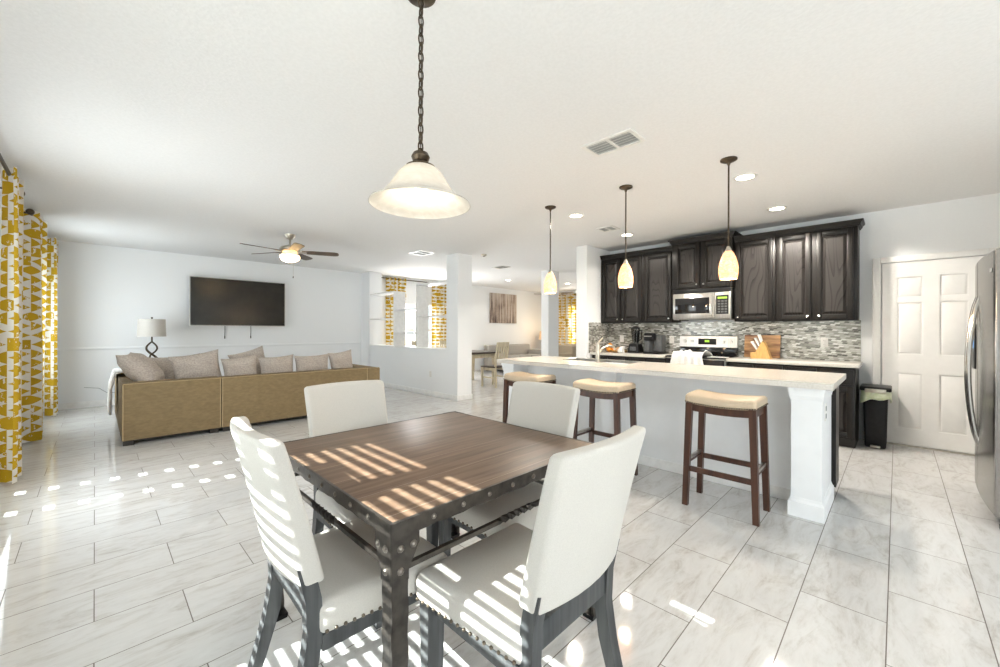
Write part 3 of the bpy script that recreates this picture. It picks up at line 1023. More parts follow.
for x, y, r in ((0.16, -0.19, 0.10), (0.16, 0.19, 0.08), (0.41, -0.19, 0.075), (0.41, 0.19, 0.10)):
    MB().lathe([(r - 0.006, 0.9185), (r, 0.9185), (r, 0.9192), (r - 0.006, 0.9192)], (x, y, 0), 28, False, False).build('burner_ring', M['greyplastic'], rg)

# microwave
mw = thing('microwave', 'stainless steel microwave mounted under the short dark cabinet', 'microwave', (5.93, 1.944, 1.425))
MB().box(0.02, XK - 0.012 - 5.93, -0.378, 0.378, 0, 0.432, 0.004).build('body', M['steel'], mw)
MB().box(0.0, 0.02, -0.376, 0.376, 0.372, 0.43, 0.003).build('vent_grille', M['black'], mw)
md = MB().box(-0.006, 0.02, -0.178, 0.378, 0.01, 0.368, 0.006).build('door', M['steel'], mw)
MB().box(-0.009, -0.004, -0.115, 0.345, 0.085, 0.305, 0.002).build('door_window', M['blackglass'], md)
MB().tube([(0.0, -0.15, 0.05), (-0.04, -0.15, 0.07), (-0.045, -0.15, 0.19), (-0.04, -0.15, 0.31), (0.0, -0.15, 0.33)], 0.011, 10).build('handle', M['steel'], md)
cp = MB().box(-0.004, 0.02, -0.376, -0.182, 0.01, 0.368, 0.004).build('control_panel', M['steel'], mw)
MB().box(-0.007, -0.003, -0.352, -0.2, 0.07, 0.325, 0.003).build('keypad', M['black'], cp)
MB().box(-0.0085, -0.006, -0.335, -0.22, 0.277, 0.303).build('clock_display', M['led'], cp)
kk = MB()
for r in range(5):
    for q in range(3):
        kk.box(-0.0085, -0.006, -0.335 + q * 0.042, -0.305 + q * 0.042, 0.09 + r * 0.036, 0.112 + r * 0.036)
kk.build('keys', M['greyplastic'], cp)
MB().box(0.02, 0.12, 0.20, 0.30, -0.012, 0.0).build('lamp_cover', M['black'], mw)

# things on the wall counters
ZC = 0.913
t = thing('knife_block', 'slanted bamboo knife block holding white handled knives, before the cutting board', 'knife block', (6.10, 1.265, ZC))
MB().prism([(-0.125, 0), (0.10, 0), (0.10, 0.075), (0.045, 0.08), (-0.030, 0.225), (-0.055, 0.205)], 'x', -0.055, 0.055).build('block', M['block'], t)
# knives lean towards +y (left in the picture)
for i in range(9):
    fx = -0.036 + 0.036 * (i % 3)
    row = i // 3
    f_ = 0.2 + 0.32 * row
    bz = Vector((fx, 0.045 - 0.075 * f_, 0.082 + 0.145 * f_))
    dv = Vector((0, 0.50 - 0.12 * row, 0.84)).normalized()
    bz2 = bz - dv * 0.03
    L_ = 0.125 - 0.008 * row
    k = thing('kitchen_knife', 'white handled kitchen knife standing in the bamboo knife block', 'knife', (6.10, 1.265, ZC), 0, 'white handled knives in the block')
    MB().tube([bz2, bz + dv * 0.008], 0.006, 8).build('bolster', M['steel'], k)
    MB().tube([bz + dv * 0.006, bz + dv * L_ * 0.5, bz + dv * L_], [0.010, 0.013, 0.012], 8).build('handle', M['whiteplastic'], k)
t = thing('cutting_board', 'striped acacia wood cutting board leaning on the mosaic backsplash', 'cutting board', (6.30, 1.28, ZC))
cb_ = MB()
cb_.box(-0.011, 0.011, -0.205, 0.205, 0, 0.30, 0.006, mat=Matrix.Translation((-0.052, 0, 0.002)) @ Matrix.Rotation(0.12, 4, 'Y'))
cb_.build('board', M['board'], t)

t = thing('coffee_maker', 'grey single cup coffee maker on the counter left of the range', 'coffee maker', (6.10, 2.66, ZC))
MB().box(-0.02, 0.13, -0.115, 0.03, 0.02, 0.29, 0.02, 3).build('water_tank', M['greyplastic'], t)
MB().box(-0.13, 0.13, 0.032, 0.125, 0.02, 0.31, 0.02, 3).build('body', M['greyplastic'], t)
MB().box(-0.15, 0.0, -0.02, 0.12, 0.20, 0.32, 0.022, 3).build('brew_head', M['black'], t)
MB().box(-0.15, 0.13, -0.115, 0.125, 0.0, 0.022, 0.006).build('base', M['black'], t)
MB().tube([(-0.14, -0.005, 0.27), (-0.165, 0.0, 0.27), (-0.165, 0.10, 0.27), (-0.14, 0.105, 0.27)], 0.008, 8).build('handle', M['steel'], t)

t = thing('blender', 'black blender with a smoky jug on the counter below the left cabinets', 'blender', (6.08, 2.97, ZC))
MB().box(-0.10, 0.10, -0.10, 0.10, 0.0, 0.15, 0.025, 3, warp=lambda x, y, z: (x * (1 - z * 1.6), y * (1 - z * 1.6), z)).build('base', M['black'], t)
MB().box(-0.102, -0.088, -0.05, 0.05, 0.04, 0.10, 0.004).build('control_panel', M['greyplastic'], t)
MB().lathe([(0.045, 0.15), (0.05, 0.17), (0.062, 0.30), (0.07, 0.38), (0.066, 0.38), (0.058, 0.30), (0.046, 0.175)], seg=20, cap1=False).build('jug', M['jug'], t)
MB().lathe([(0.07, 0.38), (0.072, 0.40), (0.05, 0.41), (0.03, 0.425), (0, 0.43)], seg=20).build('lid', M['black'], t)
MB().tube([(0, -0.062, 0.36), (0, -0.105, 0.35), (0, -0.10, 0.22), (0, -0.055, 0.20)], 0.011, 8).build('handle', M['black'], t)

t = thing('wooden_platter', 'low wooden platter holding bread on the left counter', 'platter', (6.08, 3.25, ZC))
MB().lathe([(0.0, 0.0), (0.12, 0.0), (0.16, 0.025), (0.155, 0.03), (0.115, 0.012), (0, 0.012)], seg=28).build('dish', M['block'], t)


def loaf(x, y, rz, L_, r, z, label):
    b = MB()
    b.tube([(-L_, 0, r), (-L_ * 0.85, 0, r), (-L_ * 0.4, 0, r), (L_ * 0.4, 0, r), (L_ * 0.85, 0, r), (L_, 0, r)], [r * 0.35, r * 0.75, r, r, r * 0.75, r * 0.35], 14)
    o = b.build('bread_roll', M['bread'])
    tag(o, label, 'bread', 'bread on the platter')
    o.location = (x, y, z)
    o.rotation_euler = (0, 0, rz)


loaf(6.04, 3.22, 1.3, 0.085, 0.036, ZC + 0.014, 'bread roll on the platter nearest the blender')
loaf(6.155, 3.29, 1.3, 0.075, 0.034, ZC + 0.014, 'bread roll on the platter beside the orange')
t = thing('flour_bag', 'small white paper bag slumped beside the blender', 'bag', (5.90, 3.11, ZC))
MB().box(-0.05, 0.05, -0.045, 0.045, 0, 0.11, 0.02, 3, {'z': 4}, lambda x, y, z: (x * (1 - z * 2.5), y * (1 - z * 3) + 0.02 * math.sin(40 * z), z)).build('paper', M['towel'], t)
for i, (x, y) in enumerate(((6.02, 3.40), (6.10, 3.46), (6.10, 3.375))):
    o = MB().ball((0, 0, 0.042), 0.042, 16).build('orange', M['orange'])
    o.location = (x, y, ZC)
    tag(o, ('orange at the front of the fruit pile on the left counter', 'orange at the left of the fruit pile on the left counter', 'orange at the back of the fruit pile on the left counter')[i], 'orange', 'oranges on the counter')
o = MB().ball((0, 0, 0.042), 0.042, 16).build('orange', M['orange'])
o.location = (6.07, 3.413, ZC + 0.064)
tag(o, 'orange lying on top of the fruit pile on the left counter', 'orange', 'oranges on the counter')


def plate(name, label, loc, nrm, kind, group='wall plates'):
    """outlet plate facing the local -x direction"""
    t = thing(name, label, 'outlet' if kind != 'switch' else 'switch', loc, 0 if nrm == '-x' else (PI / 2 if nrm == '-y' else 0), group)
    MB().box(-0.006, 0, -0.036, 0.036, -0.058, 0.058, 0.002).build('cover', M['whiteplastic'], t)
    for z in ((-0.024, 0.024) if kind != 'switch' else (0.0,)):
        f = MB().box(-0.009, -0.005, -0.016, 0.016, z - 0.015 - (0.015 if kind == 'switch' else 0), z + 0.015 + (0.015 if kind == 'switch' else 0), 0.003).build('socket' if kind != 'switch' else 'rocker', M['whiteplastic'], t)
        if kind != 'switch':
            g = MB()
            for y in (-0.006, 0.006):
                g.box(-0.0094, -0.0088, y - 0.0012, y + 0.0012, z - 0.003, z + 0.007)
            g.build('slots', M['black'], f)


plate('wall_outlet', 'white outlet on the mosaic right of the cutting board', (XK - 0.0115, 0.635, 1.13), '-x', 'o')
plate('wall_outlet', 'white outlet on the mosaic beside the coffee maker', (XK - 0.0115, 2.49, 1.13), '-x', 'o')
plate('wall_switch', 'white switch plate on the mosaic above the bread platter', (XK - 0.0115, 3.33, 1.13), '-x', 'switch')
plate('wall_outlet', 'white outlet low on the half wall below the open shelves', (COLX0 + 0.003, 6.42, 0.42), '-x', 'o')

# ---------------------------------------------------------------- island
isl = thing('kitchen_island', 'white kitchen island with posts and a dark cabinet back under the long counter', 'kitchen island', (3.70, 1.88, 0))
IX, IY = 3.70, 1.88


def ib(x0, x1, y0, y1, z0, z1, bev=0.0):
    return MB().box(x0 - IX, x1 - IX, y0 - IY, y1 - IY, z0, z1, bev)


ib(3.66, 3.78, 0.52, 3.15, 0, 0.885).build('back_panel', M['island'], isl)
b = ib(3.648, 3.66, 0.525, 3.145, 0, 0.085, 0.003)
b.build('baseboard', M['trim'], isl)


def post(x0, x1, y0, y1):
    b = ib(x0, x1, y0, y1, 0, 0.885)
    px0, px1, py0, py1 = x0 - IX, x1 - IX, y0 - IY, y1 - IY
    for (o, z), (o2, z2) in (((0.016, 0.0), (0.016, 0.10)), ((0.016, 0.10), (0.006, 0.115)), ((0.006, 0.115), (0.002, 0.13))):
        b.hexa([(px0 - o, py0 - o, z), (px1, py0 - o, z), (px1, py1 + o, z), (px0 - o, py1 + o, z),
                (px0 - o2, py0 - o2, z2), (px1, py0 - o2, z2), (px1, py1 + o2, z2), (px0 - o2, py1 + o2, z2)])
    for (o, z), (o2, z2) in (((0.004, 0.79), (0.004, 0.80)), ((0.004, 0.80), (0.012, 0.83)), ((0.012, 0.83), (0.013, 0.862)), ((0.019, 0.862), (0.019, 0.885))):
        b.hexa([(px0 - o, py0 - o, z), (px1, py0 - o, z), (px1, py1 + o, z), (px0 - o, py1 + o, z),
                (px0 - o2, py0 - o2, z2), (px1, py0 - o2, z2), (px1, py1 + o2, z2), (px0 - o2, py1 + o2, z2)])
    return b.build('post', M['island'], isl)


post(3.395, 3.93, 0.352, 0.52)
post(3.395, 3.93, 3.145, 3.30)
post(3.55, 3.66, 1.93, 2.09)
ib(4.125, 4.145, 0.325, 3.29, 0.09, 0.885).box(3.934 - IX, 4.125 - IX, 0.325 - IY, 0.358 - IY, 0.09, 0.885).box(3.934 - IX, 4.125 - IX, 3.25 - IY, 3.29 - IY, 0.09, 0.885).box(3.934 - IX, 4.125 - IX, 0.358 - IY, 3.25 - IY, 0.09, 0.11).build('cabinet_body', M['cab_frame'], isl)
ib(3.96, 4.06, 0.38, 3.27, 0.0, 0.09).build('toe_kick', M['darkfoot'], isl)
for i in range(6):
    y0 = 0.375 + i * 0.482
    ib(4.145, 4.165, y0 + 0.01, y0 + 0.47, 0.12, 0.86, 0.004).build('door', M['cab_frame'], isl)
# small outlet on the island end
t = thing('island_outlet', 'small outlet on the white end of the island under the counter corner', 'outlet', (3.55, 0.3515, 0.71), 0)
MB().box(-0.036, 0.036, -0.005, 0.0, -0.058, 0.058, 0.002).build('cover', M['whiteplastic'], t)
for z in (-0.026, 0.026):
    MB().box(-0.014, 0.014, -0.0075, -0.004, z - 0.016, z + 0.016, 0.003).build('socket', M['greyplastic'], t)

# long counter with the sink cut out
SX0, SX1, SY0, SY1 = 3.81, 4.10, 1.95, 2.72
ct = MB()
X0, X1, Y0, Y1, Z0, Z1 = 3.325, 4.24, 0.288, 3.345, 0.888, 0.93
for x0, x1, y0, y1 in ((X0, SX0, Y0, Y1), (SX1, X1, Y0, Y1), (SX0, SX1, Y0, SY0), (SX0, SX1, SY1, Y1)):
    ct.box(x0, x1, y0, y1, Z0, Z1)
tag(ct.build('countertop', M['counter']), 'long pale stone island counter with the sink let into it', 'countertop')
sk = thing('kitchen_sink', 'steel sink let into the island counter', 'sink', ((SX0 + SX1) / 2, (SY0 + SY1) / 2, 0.93))
hx, hy = (SX1 - SX0) / 2, (SY1 - SY0) / 2
r_ = MB()
for x0, x1, y0, y1 in ((-hx - 0.016, -hx + 0.012, -hy - 0.016, hy + 0.016), (hx - 0.012, hx + 0.016, -hy - 0.016, hy + 0.016), (-hx, hx, -hy - 0.016, -hy + 0.012), (-hx, hx, hy - 0.012, hy + 0.016)):
    r_.box(x0, x1, y0, y1, 0.0003, 0.006)
r_.build('rim', M['steel'], sk)
bw = MB()
for y0, y1 in ((-hy + 0.006, -0.01), (0.01, hy - 0.006)):
    x0, x1, w = -hx + 0.006, hx - 0.006, 0.004
    bw.box(x0, x1, y0, y1, -0.17, -0.166)
    bw.box(x0, x0 + w, y0, y1, -0.17, 0.0)
    bw.box(x1 - w, x1, y0, y1, -0.17, 0.0)
    bw.box(x0, x1, y0, y0 + w, -0.17, 0.0)
    bw.box(x0, x1, y1 - w, y1, -0.17, 0.0)
bw.build('bowls', M['steel'], sk)
fa = thing('kitchen_faucet', 'brushed nickel faucet with side lever standing behind the island sink', 'faucet', (3.745, 2.25, 0.93))
MB().lathe([(0.0, 0), (0.030, 0), (0.030, 0.008), (0.022, 0.02), (0.021, 0.16), (0.024, 0.175), (0.018, 0.20), (0.0, 0.205)], seg=20).build('body', M['nickel'], fa)
MB().tube([(0, 0, 0.10), (0.05, -0.02, 0.14), (0.11, -0.045, 0.172), (0.16, -0.065, 0.175), (0.20, -0.08, 0.155), (0.205, -0.082, 0.13)], [0.015, 0.015, 0.014, 0.014, 0.014, 0.013], 12).build('spout', M['nickel'], fa)
MB().tube([(0, 0, 0.195), (0.015, -0.01, 0.225), (0.05, -0.03, 0.262)], [0.013, 0.009, 0.007], 10).build('lever', M['nickel'], fa)


dt = MB()
path = [(0.20, 0.006), (0.12, 0.030), (0.04, 0.045), (-0.03, 0.040), (-0.085, 0.0), (-0.092, -0.08), (-0.095, -0.20)]


def towel(i, j):
    f = j * (len(path) - 1)
    k = min(int(f), len(path) - 2)
    a = f - k
    x = path[k][0] * (1 - a) + path[k + 1][0] * a
    z = path[k][1] * (1 - a) + path[k + 1][1] * a
    up = max(0.0, 1 - abs(j - 0.42) / 0.42)
    w = 0.024 * math.sin(9.5 * i + 2.2) + 0.014 * math.sin(23 * i + 7 * j) + 0.008 * math.sin(41 * i + 19 * j)
    y = (i - 0.5) * 0.44 * (1 + 0.10 * math.sin(6 * j + 1))
    return (x - (0.006 * math.sin(30 * i) + 0.006 if j > 0.62 else 0), y, max(z, z + w * up) + 0.012 * up)


dt.grid(towel, 44, 34)
dto = dt.build('dish_towel', M['towel'], None, 80)
dto.location = (5.715, 2.02, 0.922)
sm = dto.modifiers.new('thickness', 'SOLIDIFY')
sm.thickness = 0.006
sm.offset = 1
tag(dto, 'crumpled white dish towel hanging over the front edge of the range', 'towel')
o = MB().box(-0.09, 0.09, -0.11, 0.11, 0.0, 0.004, 0.001).build('spoon_rest', M['whiteplastic'])
o.location = (5.80, 1.68, 0.9185)
tag(o, 'flat white tray lying on the cooktop right of the towel', 'tray')

# ---------------------------------------------------------------- bar stools
STG = 'saddle seat bar stools at the island'


def make_stool(label, loc, rz):
    t = thing('bar_stool', label, 'bar stool', loc, rz, STG)

    def sadd(x, y, z):
        k = (z - 0.745) / 0.06
        dip = 0.014 * (abs(x) / 0.22) ** 2
        cr = -0.012 * (abs(y) / 0.16) ** 3
        return (x, y, z + dip + (cr if k > 0.4 else 0))
    MB().box(-0.228, 0.228, -0.165, 0.165, 0.730, 0.806, 0.024, 4, {'x': 10, 'y': 6}, sadd).build('seat', M['stool_seat'], t, 60)
    nb = MB()
    for i in range(30):
        x = -0.218 + 0.436 * i / 29
        for s in (-1, 1):
            nb.ball((x, s * 0.165, 0.742 + 0.014 * (abs(x) / 0.22) ** 2), 0.0055, 6)
    for i in range(1, 20):
        y = -0.155 + 0.31 * i / 20
        for s in (-1, 1):
            nb.ball((s * 0.228, y, 0.757), 0.0055, 6)
    nb.build('nailhead_trim', M['nail'], t)
    ap = MB()
    cur = lambda x, y, z: (x, y, z + 0.012 * (abs(x) / 0.20) ** 2)
    for s in (-1, 1):
        ap.box(-0.195, 0.195, s * 0.137 - 0.011, s * 0.137 + 0.011, 0.682, 0.732, 0, cuts={'x': 10}, warp=cur)
        ap.box(s * 0.198 - 0.011, s * 0.198 + 0.011, -0.13, 0.13, 0.690, 0.744)
    ap.build('seat_rail', M['stool_wood'], t)
    for sx in (-1, 1):
        for sy in (-1, 1):
            MB().taper((sx * 0.224, sy * 0.150, 0), 0.037, 0.035, (sx * 0.200, sy * 0.139, 0.748), 0.044, 0.038).build('leg', M['stool_wood'], t)
    for sy, z in ((-1, 0.27), (1, 0.30)):
        MB().box(-0.20, 0.20, sy * 0.146 - 0.009, sy * 0.146 + 0.009, z - 0.019, z + 0.019, 0.002).build('stretcher', M['stool_wood'], t)
    for sx in (-1, 1):
        s = MB().box(sx * 0.214 - 0.009, sx * 0.214 + 0.009, -0.135, 0.135, 0.305, 0.343, 0.002).build('stretcher', M['stool_wood'], t)
        MB().box(sx * 0.214 - 0.012, sx * 0.214 + 0.012, -0.118, 0.118, 0.325, 0.346, 0.002).build('foot_plate', M['steel'], s)
    return t


st0 = make_stool('tan seat brown bar stool nearest the island corner post, seen whole', (3.195, 0.875, 0), -PI / 2)
dup(st0, (3.20, 1.86, 0), -PI / 2, 'middle of three tan seat brown bar stools, at the centre of the island')
dup(st0, (3.20, 2.73, 0), -PI / 2, 'tan seat brown bar stool at the far end of the island, partly hidden')

# ---------------------------------------------------------------- dining table
TX, TY = 1.065, 1.45
tb = thing('dining_table', 'square dining table with brown plank top and riveted iron frame', 'dining table', (TX, TY, 0))
HX, HY = 0.515, 0.510
MB().box(-HX + 0.004, HX - 0.004, -HY + 0.004, HY - 0.004, 0.730, 0.761, 0.002).build('tabletop', M['planks'], tb)
ap = MB()


def hammered(u, k):
    return 0.0018 * math.sin(u * 43 + k) + 0.0012 * math.sin(u * 91 + 2 * k)


for sgn in (-1, 1):
    ap.box(-HX, HX, sgn * HY - 0.004, sgn * HY + 0.004, 0.718, 0.7615, 0, cuts={'x': 60}, warp=lambda x, y, z, s=sgn: (x, y, z + (hammered(x, s) if z < 0.73 else 0)))
    ap.box(sgn * HX - 0.004, sgn * HX + 0.004, -HY, HY, 0.718, 0.7615, 0, cuts={'y': 60}, warp=lambda x, y, z, s=sgn: (x, y, z + (hammered(y, s + 2) if z < 0.73 else 0)))
apo = ap.build('apron', M['iron'], tb)
RIV = {}


def rivet(par, p, n, r=0.0085):
    if r not in RIV:
        o = MB().tube([(0, 0, 0), (0, 0, r * 0.35), (0, 0, r * 0.6), (0, 0, r * 0.72)], [r, r * 0.85, r * 0.5, r * 0.12], 10).build('rivet', M['rivet'], par)
        RIV[r] = o.data
    else:
        o = bpy.data.objects.new('rivet', RIV[r])
        COL.objects.link(o)
        o.parent = par
    o.location = p
    o.rotation_euler = Vector(n).to_track_quat('Z', 'Y').to_euler()


for i in range(8):
    u = -0.385 + 0.11 * i
    for s in (-1, 1):
        rivet(apo, (u, s * (HY + 0.004), 0.740), (0, s, 0))
        rivet(apo, (s * (HX + 0.004), u, 0.740), (s, 0, 0))
for sx in (-1, 1):
    for sy in (-1, 1):
        lg = MB()
        wx = lambda x, y, z: (x + 0.0016 * math.sin(z * 55 + sx), y + 0.0016 * math.sin(z * 47 + 2 * sy), z)
        # angle-iron post
        xo, yo = sx * (HX + 0.002), sy * (HY + 0.002)
        x_in, y_in = xo - sx * 0.050, yo - sy * 0.050
        lg.box(min(xo, x_in), max(xo, x_in), min(yo, yo - sy * 0.012), max(yo, yo - sy * 0.012), 0.018, 0.718, 0, cuts={'z': 40}, warp=wx)
        lg.box(min(xo, xo - sx * 0.012), max(xo, xo - sx * 0.012), min(yo - sy * 0.0125, y_in), max(yo - sy * 0.0125, y_in), 0.018, 0.718, 0, cuts={'z': 40}, warp=wx)
        leg = lg.build('leg', M['iron'], tb)
        gs = MB()
        # flared gusset plate on both faces
        q = [(0, 0.762), (-0.085, 0.762), (-0.085, 0.690), (-0.052, 0.625), (-0.052, 0.60), (0, 0.60)]
        gs.prism([(xo + sx * (0.004 + u), z) for u, z in q], 'y', yo + sy * 0.0005, yo + sy * 0.006)
        gs.prism([(yo + sy * (0.004 + u), z) for u, z in q], 'x', xo + sx * 0.0005, xo + sx * 0.006)
        g = gs.build('gusset', M['iron'], leg)
        for u, z in ((-0.062, 0.690), (-0.022, 0.690), (-0.022, 0.630)):
            rivet(leg, (xo + sx * u, yo + sy * 0.006, z), (0, sy, 0), 0.0105)
            rivet(leg, (xo + sx * 0.006, yo + sy * u, z), (sx, 0, 0), 0.0105)
        MB().taper((xo - sx * 0.027, yo - sy * 0.027, 0), 0.05, 0.05, (xo - sx * 0.027, yo - sy * 0.027, 0.02), 0.056, 0.056).build('foot', M['black'], leg)


def twist_bar(p0, p1):
    b = MB()
    p0, p1 = Vector(p0), Vector(p1)
    n = 60
    pts = [p0.lerp(p1, i / n) for i in range(n + 1)]
    dv = (p1 - p0).normalized()
    u0 = dv.cross(Vector((0, 0, 1))).normalized()
    v0 = dv.cross(u0)
    rings = []
    for i, p in enumerate(pts):
        s = i / n
        a = PI / 4 + (max(0, min(1, (s - 0.40) / 0.20))) * 2 * PI * 1.5
        r = 0.0105 + (0.003 if 0.4 < s < 0.6 else 0)
        rings.append([b.bm.verts.new(p + (u0 * math.cos(a + k * PI / 2) + v0 * math.sin(a + k * PI / 2)) * r) for k in range(4)])
    for A, B in zip(rings, rings[1:]):
        for k in range(4):
            b.bm.faces.new([A[k], A[(k + 1) % 4], B[(k + 1) % 4], B[k]])
    b.bm.faces.new(rings[0][::-1])
    b.bm.faces.new(rings[-1])
    b.build('stretcher', M['iron'], tb, 20)


for s in (-1, 1):
    twist_bar((-HX + 0.02, s * (HY - 0.028), 0.615), (HX - 0.02, s * (HY - 0.028), 0.615))
    twist_bar((s * (HX - 0.028), -HY + 0.02, 0.615), (s * (HX - 0.028), HY - 0.02, 0.615))

# ---------------------------------------------------------------- dining chairs
CHG = 'cream parsons chairs round the dining table'


def back_y(z):
    k = (z - 0.42) / 0.56
    return -0.167 - 0.108 * k - 0.025 * k * k


def make_chair(label, loc, rz):
    t = thing('dining_chair', label, 'dining chair', loc, rz, CHG)

    def seatw(x, y, z):
        crown_ = 0.020 * (1 - (x / 0.24) ** 2) * (1 - ((y - 0.01) / 0.25) ** 2)
        w = 0.90 + 0.18 * (y + 0.175) / 0.44
        return (x * w, y, z + (crown_ if z > 0.45 else 0))
    MB().box(-0.235, 0.235, -0.175, 0.265, 0.385, 0.485, 0.030, 4, {'x': 8, 'y': 8}, seatw).build('seat', M['fabric_white'], t, 60)
    nb = MB()
    for i in range(17):
        x = -0.22 + 0.44 * i / 16
        nb.ball((x * 1.07, 0.265, 0.402), 0.0058, 8)
    for i in range(16):
        y = -0.15 + 0.39 * i / 15
        for s in (-1, 1):
            nb.ball((s * 0.235 * (0.90 + 0.18 * (y + 0.175) / 0.44), y, 0.402), 0.0058, 8)
    nb.build('nailhead_trim', M['nail'], t)

    def backw(x, y, z):
        k = (z - 0.47) / 0.51
        th = 1.0 - 0.30 * max(0, k)
        bow = -0.032 * (1 - (x / 0.215) ** 2)
        drop = 0.004 * (x / 0.215) ** 2 * max(0, k)
        return (x * (0.93 + 0.07 * k), back_y(z) + y * th + bow + 0.012, z - drop)
    MB().box(-0.218, 0.218, -0.036, 0.036, 0.540, 0.978, 0.018, 4, {'x': 8, 'z': 10}, backw).build('backrest', M['fabric_white'], t, 60)
    for s in (-1, 1):
        MB().taper((s * 0.215, 0.225, 0), 0.034, 0.034, (s * 0.215, 0.222, 0.392), 0.048, 0.048).build('leg', M['leg_grey'], t)
        # sabre rear leg running up into the back
        b = MB()
        prof = [(-0.285, 0.0), (-0.235, 0.14), (-0.196, 0.28), (-0.178, 0.40), (back_y(0.50), 0.50), (back_y(0.60), 0.60)]
        rings = []
        for yv, z in prof:
            w, dd = 0.040, 0.044 if z > 0.2 else 0.036
            rings.append([b.bm.verts.new((s * 0.183 + a * w / 2, yv + c_ * dd / 2, z)) for a, c_ in ((-1, -1), (1, -1), (1, 1), (-1, 1))])
        for A, B in zip(rings, rings[1:]):
            for k in range(4):
                b.bm.faces.new([A[k], A[(k + 1) % 4], B[(k + 1) % 4], B[k]])
        b.bm.faces.new(rings[0][::-1])
        b.bm.faces.new(rings[-1])
        b.build('leg', M['leg_grey'], t, 40)
    MB().box(-0.165, 0.165, -0.196, -0.172, 0.425, 0.50, 0.004).build('rear_rail', M['leg_grey'], t)
    sd = MB()
    for s in (-1, 1):
        sd.box(s * 0.197 - 0.011, s * 0.197 + 0.011, -0.16, 0.205, 0.345, 0.392)
    sd.box(-0.19, 0.19, 0.205, 0.225, 0.345, 0.392)
    sd.build('seat_frame', M['leg_grey'], t)
    return t


ch0 = make_chair('cream chair at the near right of the table, its plain back towards the camera', (0.985, 0.858, 0), 0.0)
dup(ch0, (0.628, 1.372, 0), -PI / 2 - 0.03, 'cream chair on the window side, its back striped with sunlight')
dup(ch0, (0.975, 1.872, 0), PI, 'cream chair across the table, in front of the sofa')
dup(ch0, (1.43, 1.355, 0), PI / 2, 'cream chair on the island side of the table, in front of the bar stools')

# ---------------------------------------------------------------- lights over the table and island
ch = thing('pendant_lamp', 'bell shaped white glass lamp hanging by a chain over the dining table', 'pendant lamp', (0.943, 1.397, CZ))
MB().lathe([(0.0, -0.0005), (0.062, -0.0005), (0.060, -0.006), (0.03, -0.014), (0.010, -0.020), (0.0, -0.020)], seg=28).build('canopy', M['bronze'], ch)
ln = MB()
zt, zb = -0.015, -0.645
n = 17
step = (zt - zb) / n
for i in range(n):
    zc = zt - (i + 0.5) * step
    pts = []
    for k in range(14):
        a = 2 * PI * k / 14
        x, z_ = 0.0105 * math.cos(a), (step * 0.5 + 0.006) * math.sin(a)
        pts.append((x, 0, zc + z_) if i % 2 == 0 else (0, x, zc + z_))
    ln.tube(pts, 0.0033, 6, closed=True)
ln.build('chain', M['bronze'], ch)
MB().tube([(0, 0, -0.015), (0.003, 0.002, -0.3), (0, 0, -0.66)], 0.0022, 6).build('cable', M['bronze'], ch)
MB().lathe([(0.0, -0.632), (0.010, -0.634), (0.013, -0.646), (0.030, -0.652), (0.038, -0.668), (0.032, -0.684), (0.027, -0.688), (0.044, -0.700), (0.060, -0.708), (0.062, -0.714), (0.0, -0.714)], seg=28).build('socket_cap', M['bronze'], ch)
prof = [(0.058, -0.712), (0.074, -0.722), (0.094, -0.745), (0.112, -0.775), (0.130, -0.803), (0.154, -0.830), (0.184, -0.850), (0.203, -0.860), (0.207, -0.866)]
MB().lathe(prof + [(r - 0.005, z - 0.001) for r, z in prof[::-1]], seg=48, cap0=False, cap1=False).build('glass_shade', M['alabaster'], ch)
MB().ball((0, 0, -0.785), 0.030, 14, 1.2).build('bulb', M['bulb'], ch)
light('pendant_lamp_glow', 'POINT', (0.943, 1.397, CZ - 0.845), 1.2, (1.0, 0.84, 0.62), radius=0.03)


def make_pendant(label, loc):
    t = thing('pendant_light', label, 'pendant light', loc, 0, 'amber glass pendants over the island')
    MB().lathe([(0.0, 0.0), (0.062, 0.0), (0.062, -0.010), (0.045, -0.020), (0.015, -0.030), (0.008, -0.05), (0.0, -0.05)], seg=24).build('canopy', M['bronze'], t)
    MB().tube([(0, 0, -0.03), (0, 0, -0.72)], 0.0065, 10).build('stem', M['bronze'], t)
    MB().lathe([(0.0, -0.70), (0.010, -0.70), (0.016, -0.715), (0.024, -0.735), (0.028, -0.745), (0.0, -0.745)], seg=20).build('socket_cap', M['nickel'], t)
    pr = [(0.024, -0.737), (0.036, -0.755), (0.052, -0.79), (0.063, -0.83), (0.070, -0.87), (0.070, -0.915), (0.064, -0.955), (0.061, -0.965)]
    MB().lathe(pr + [(r - 0.004, z) for r, z in pr[::-1]], seg=28, cap0=False, cap1=False).build('glass_shade', M['pendant_glass'], t)
    MB().ball((0, 0, -0.86), 0.022, 12, 1.2).build('bulb', M['bulb'], t)
    return t


for i, y in enumerate((0.965, 1.853, 2.76)):
    l_ = ('amber glass pendant nearest the kitchen corner, before the microwave cabinets', 'middle amber glass pendant above the island', 'amber glass pendant at the far end of the island, beside the far column')[i]
    if i == 0:
        pd0 = make_pendant(l_, (3.585, y, CZ))
    else:
        dup(pd0, (3.585, y, CZ), 0, l_)
    light('pendant_glow', 'POINT', (3.585, y, CZ - 1.0), 9, (1.0, 0.78, 0.52), radius=0.04)

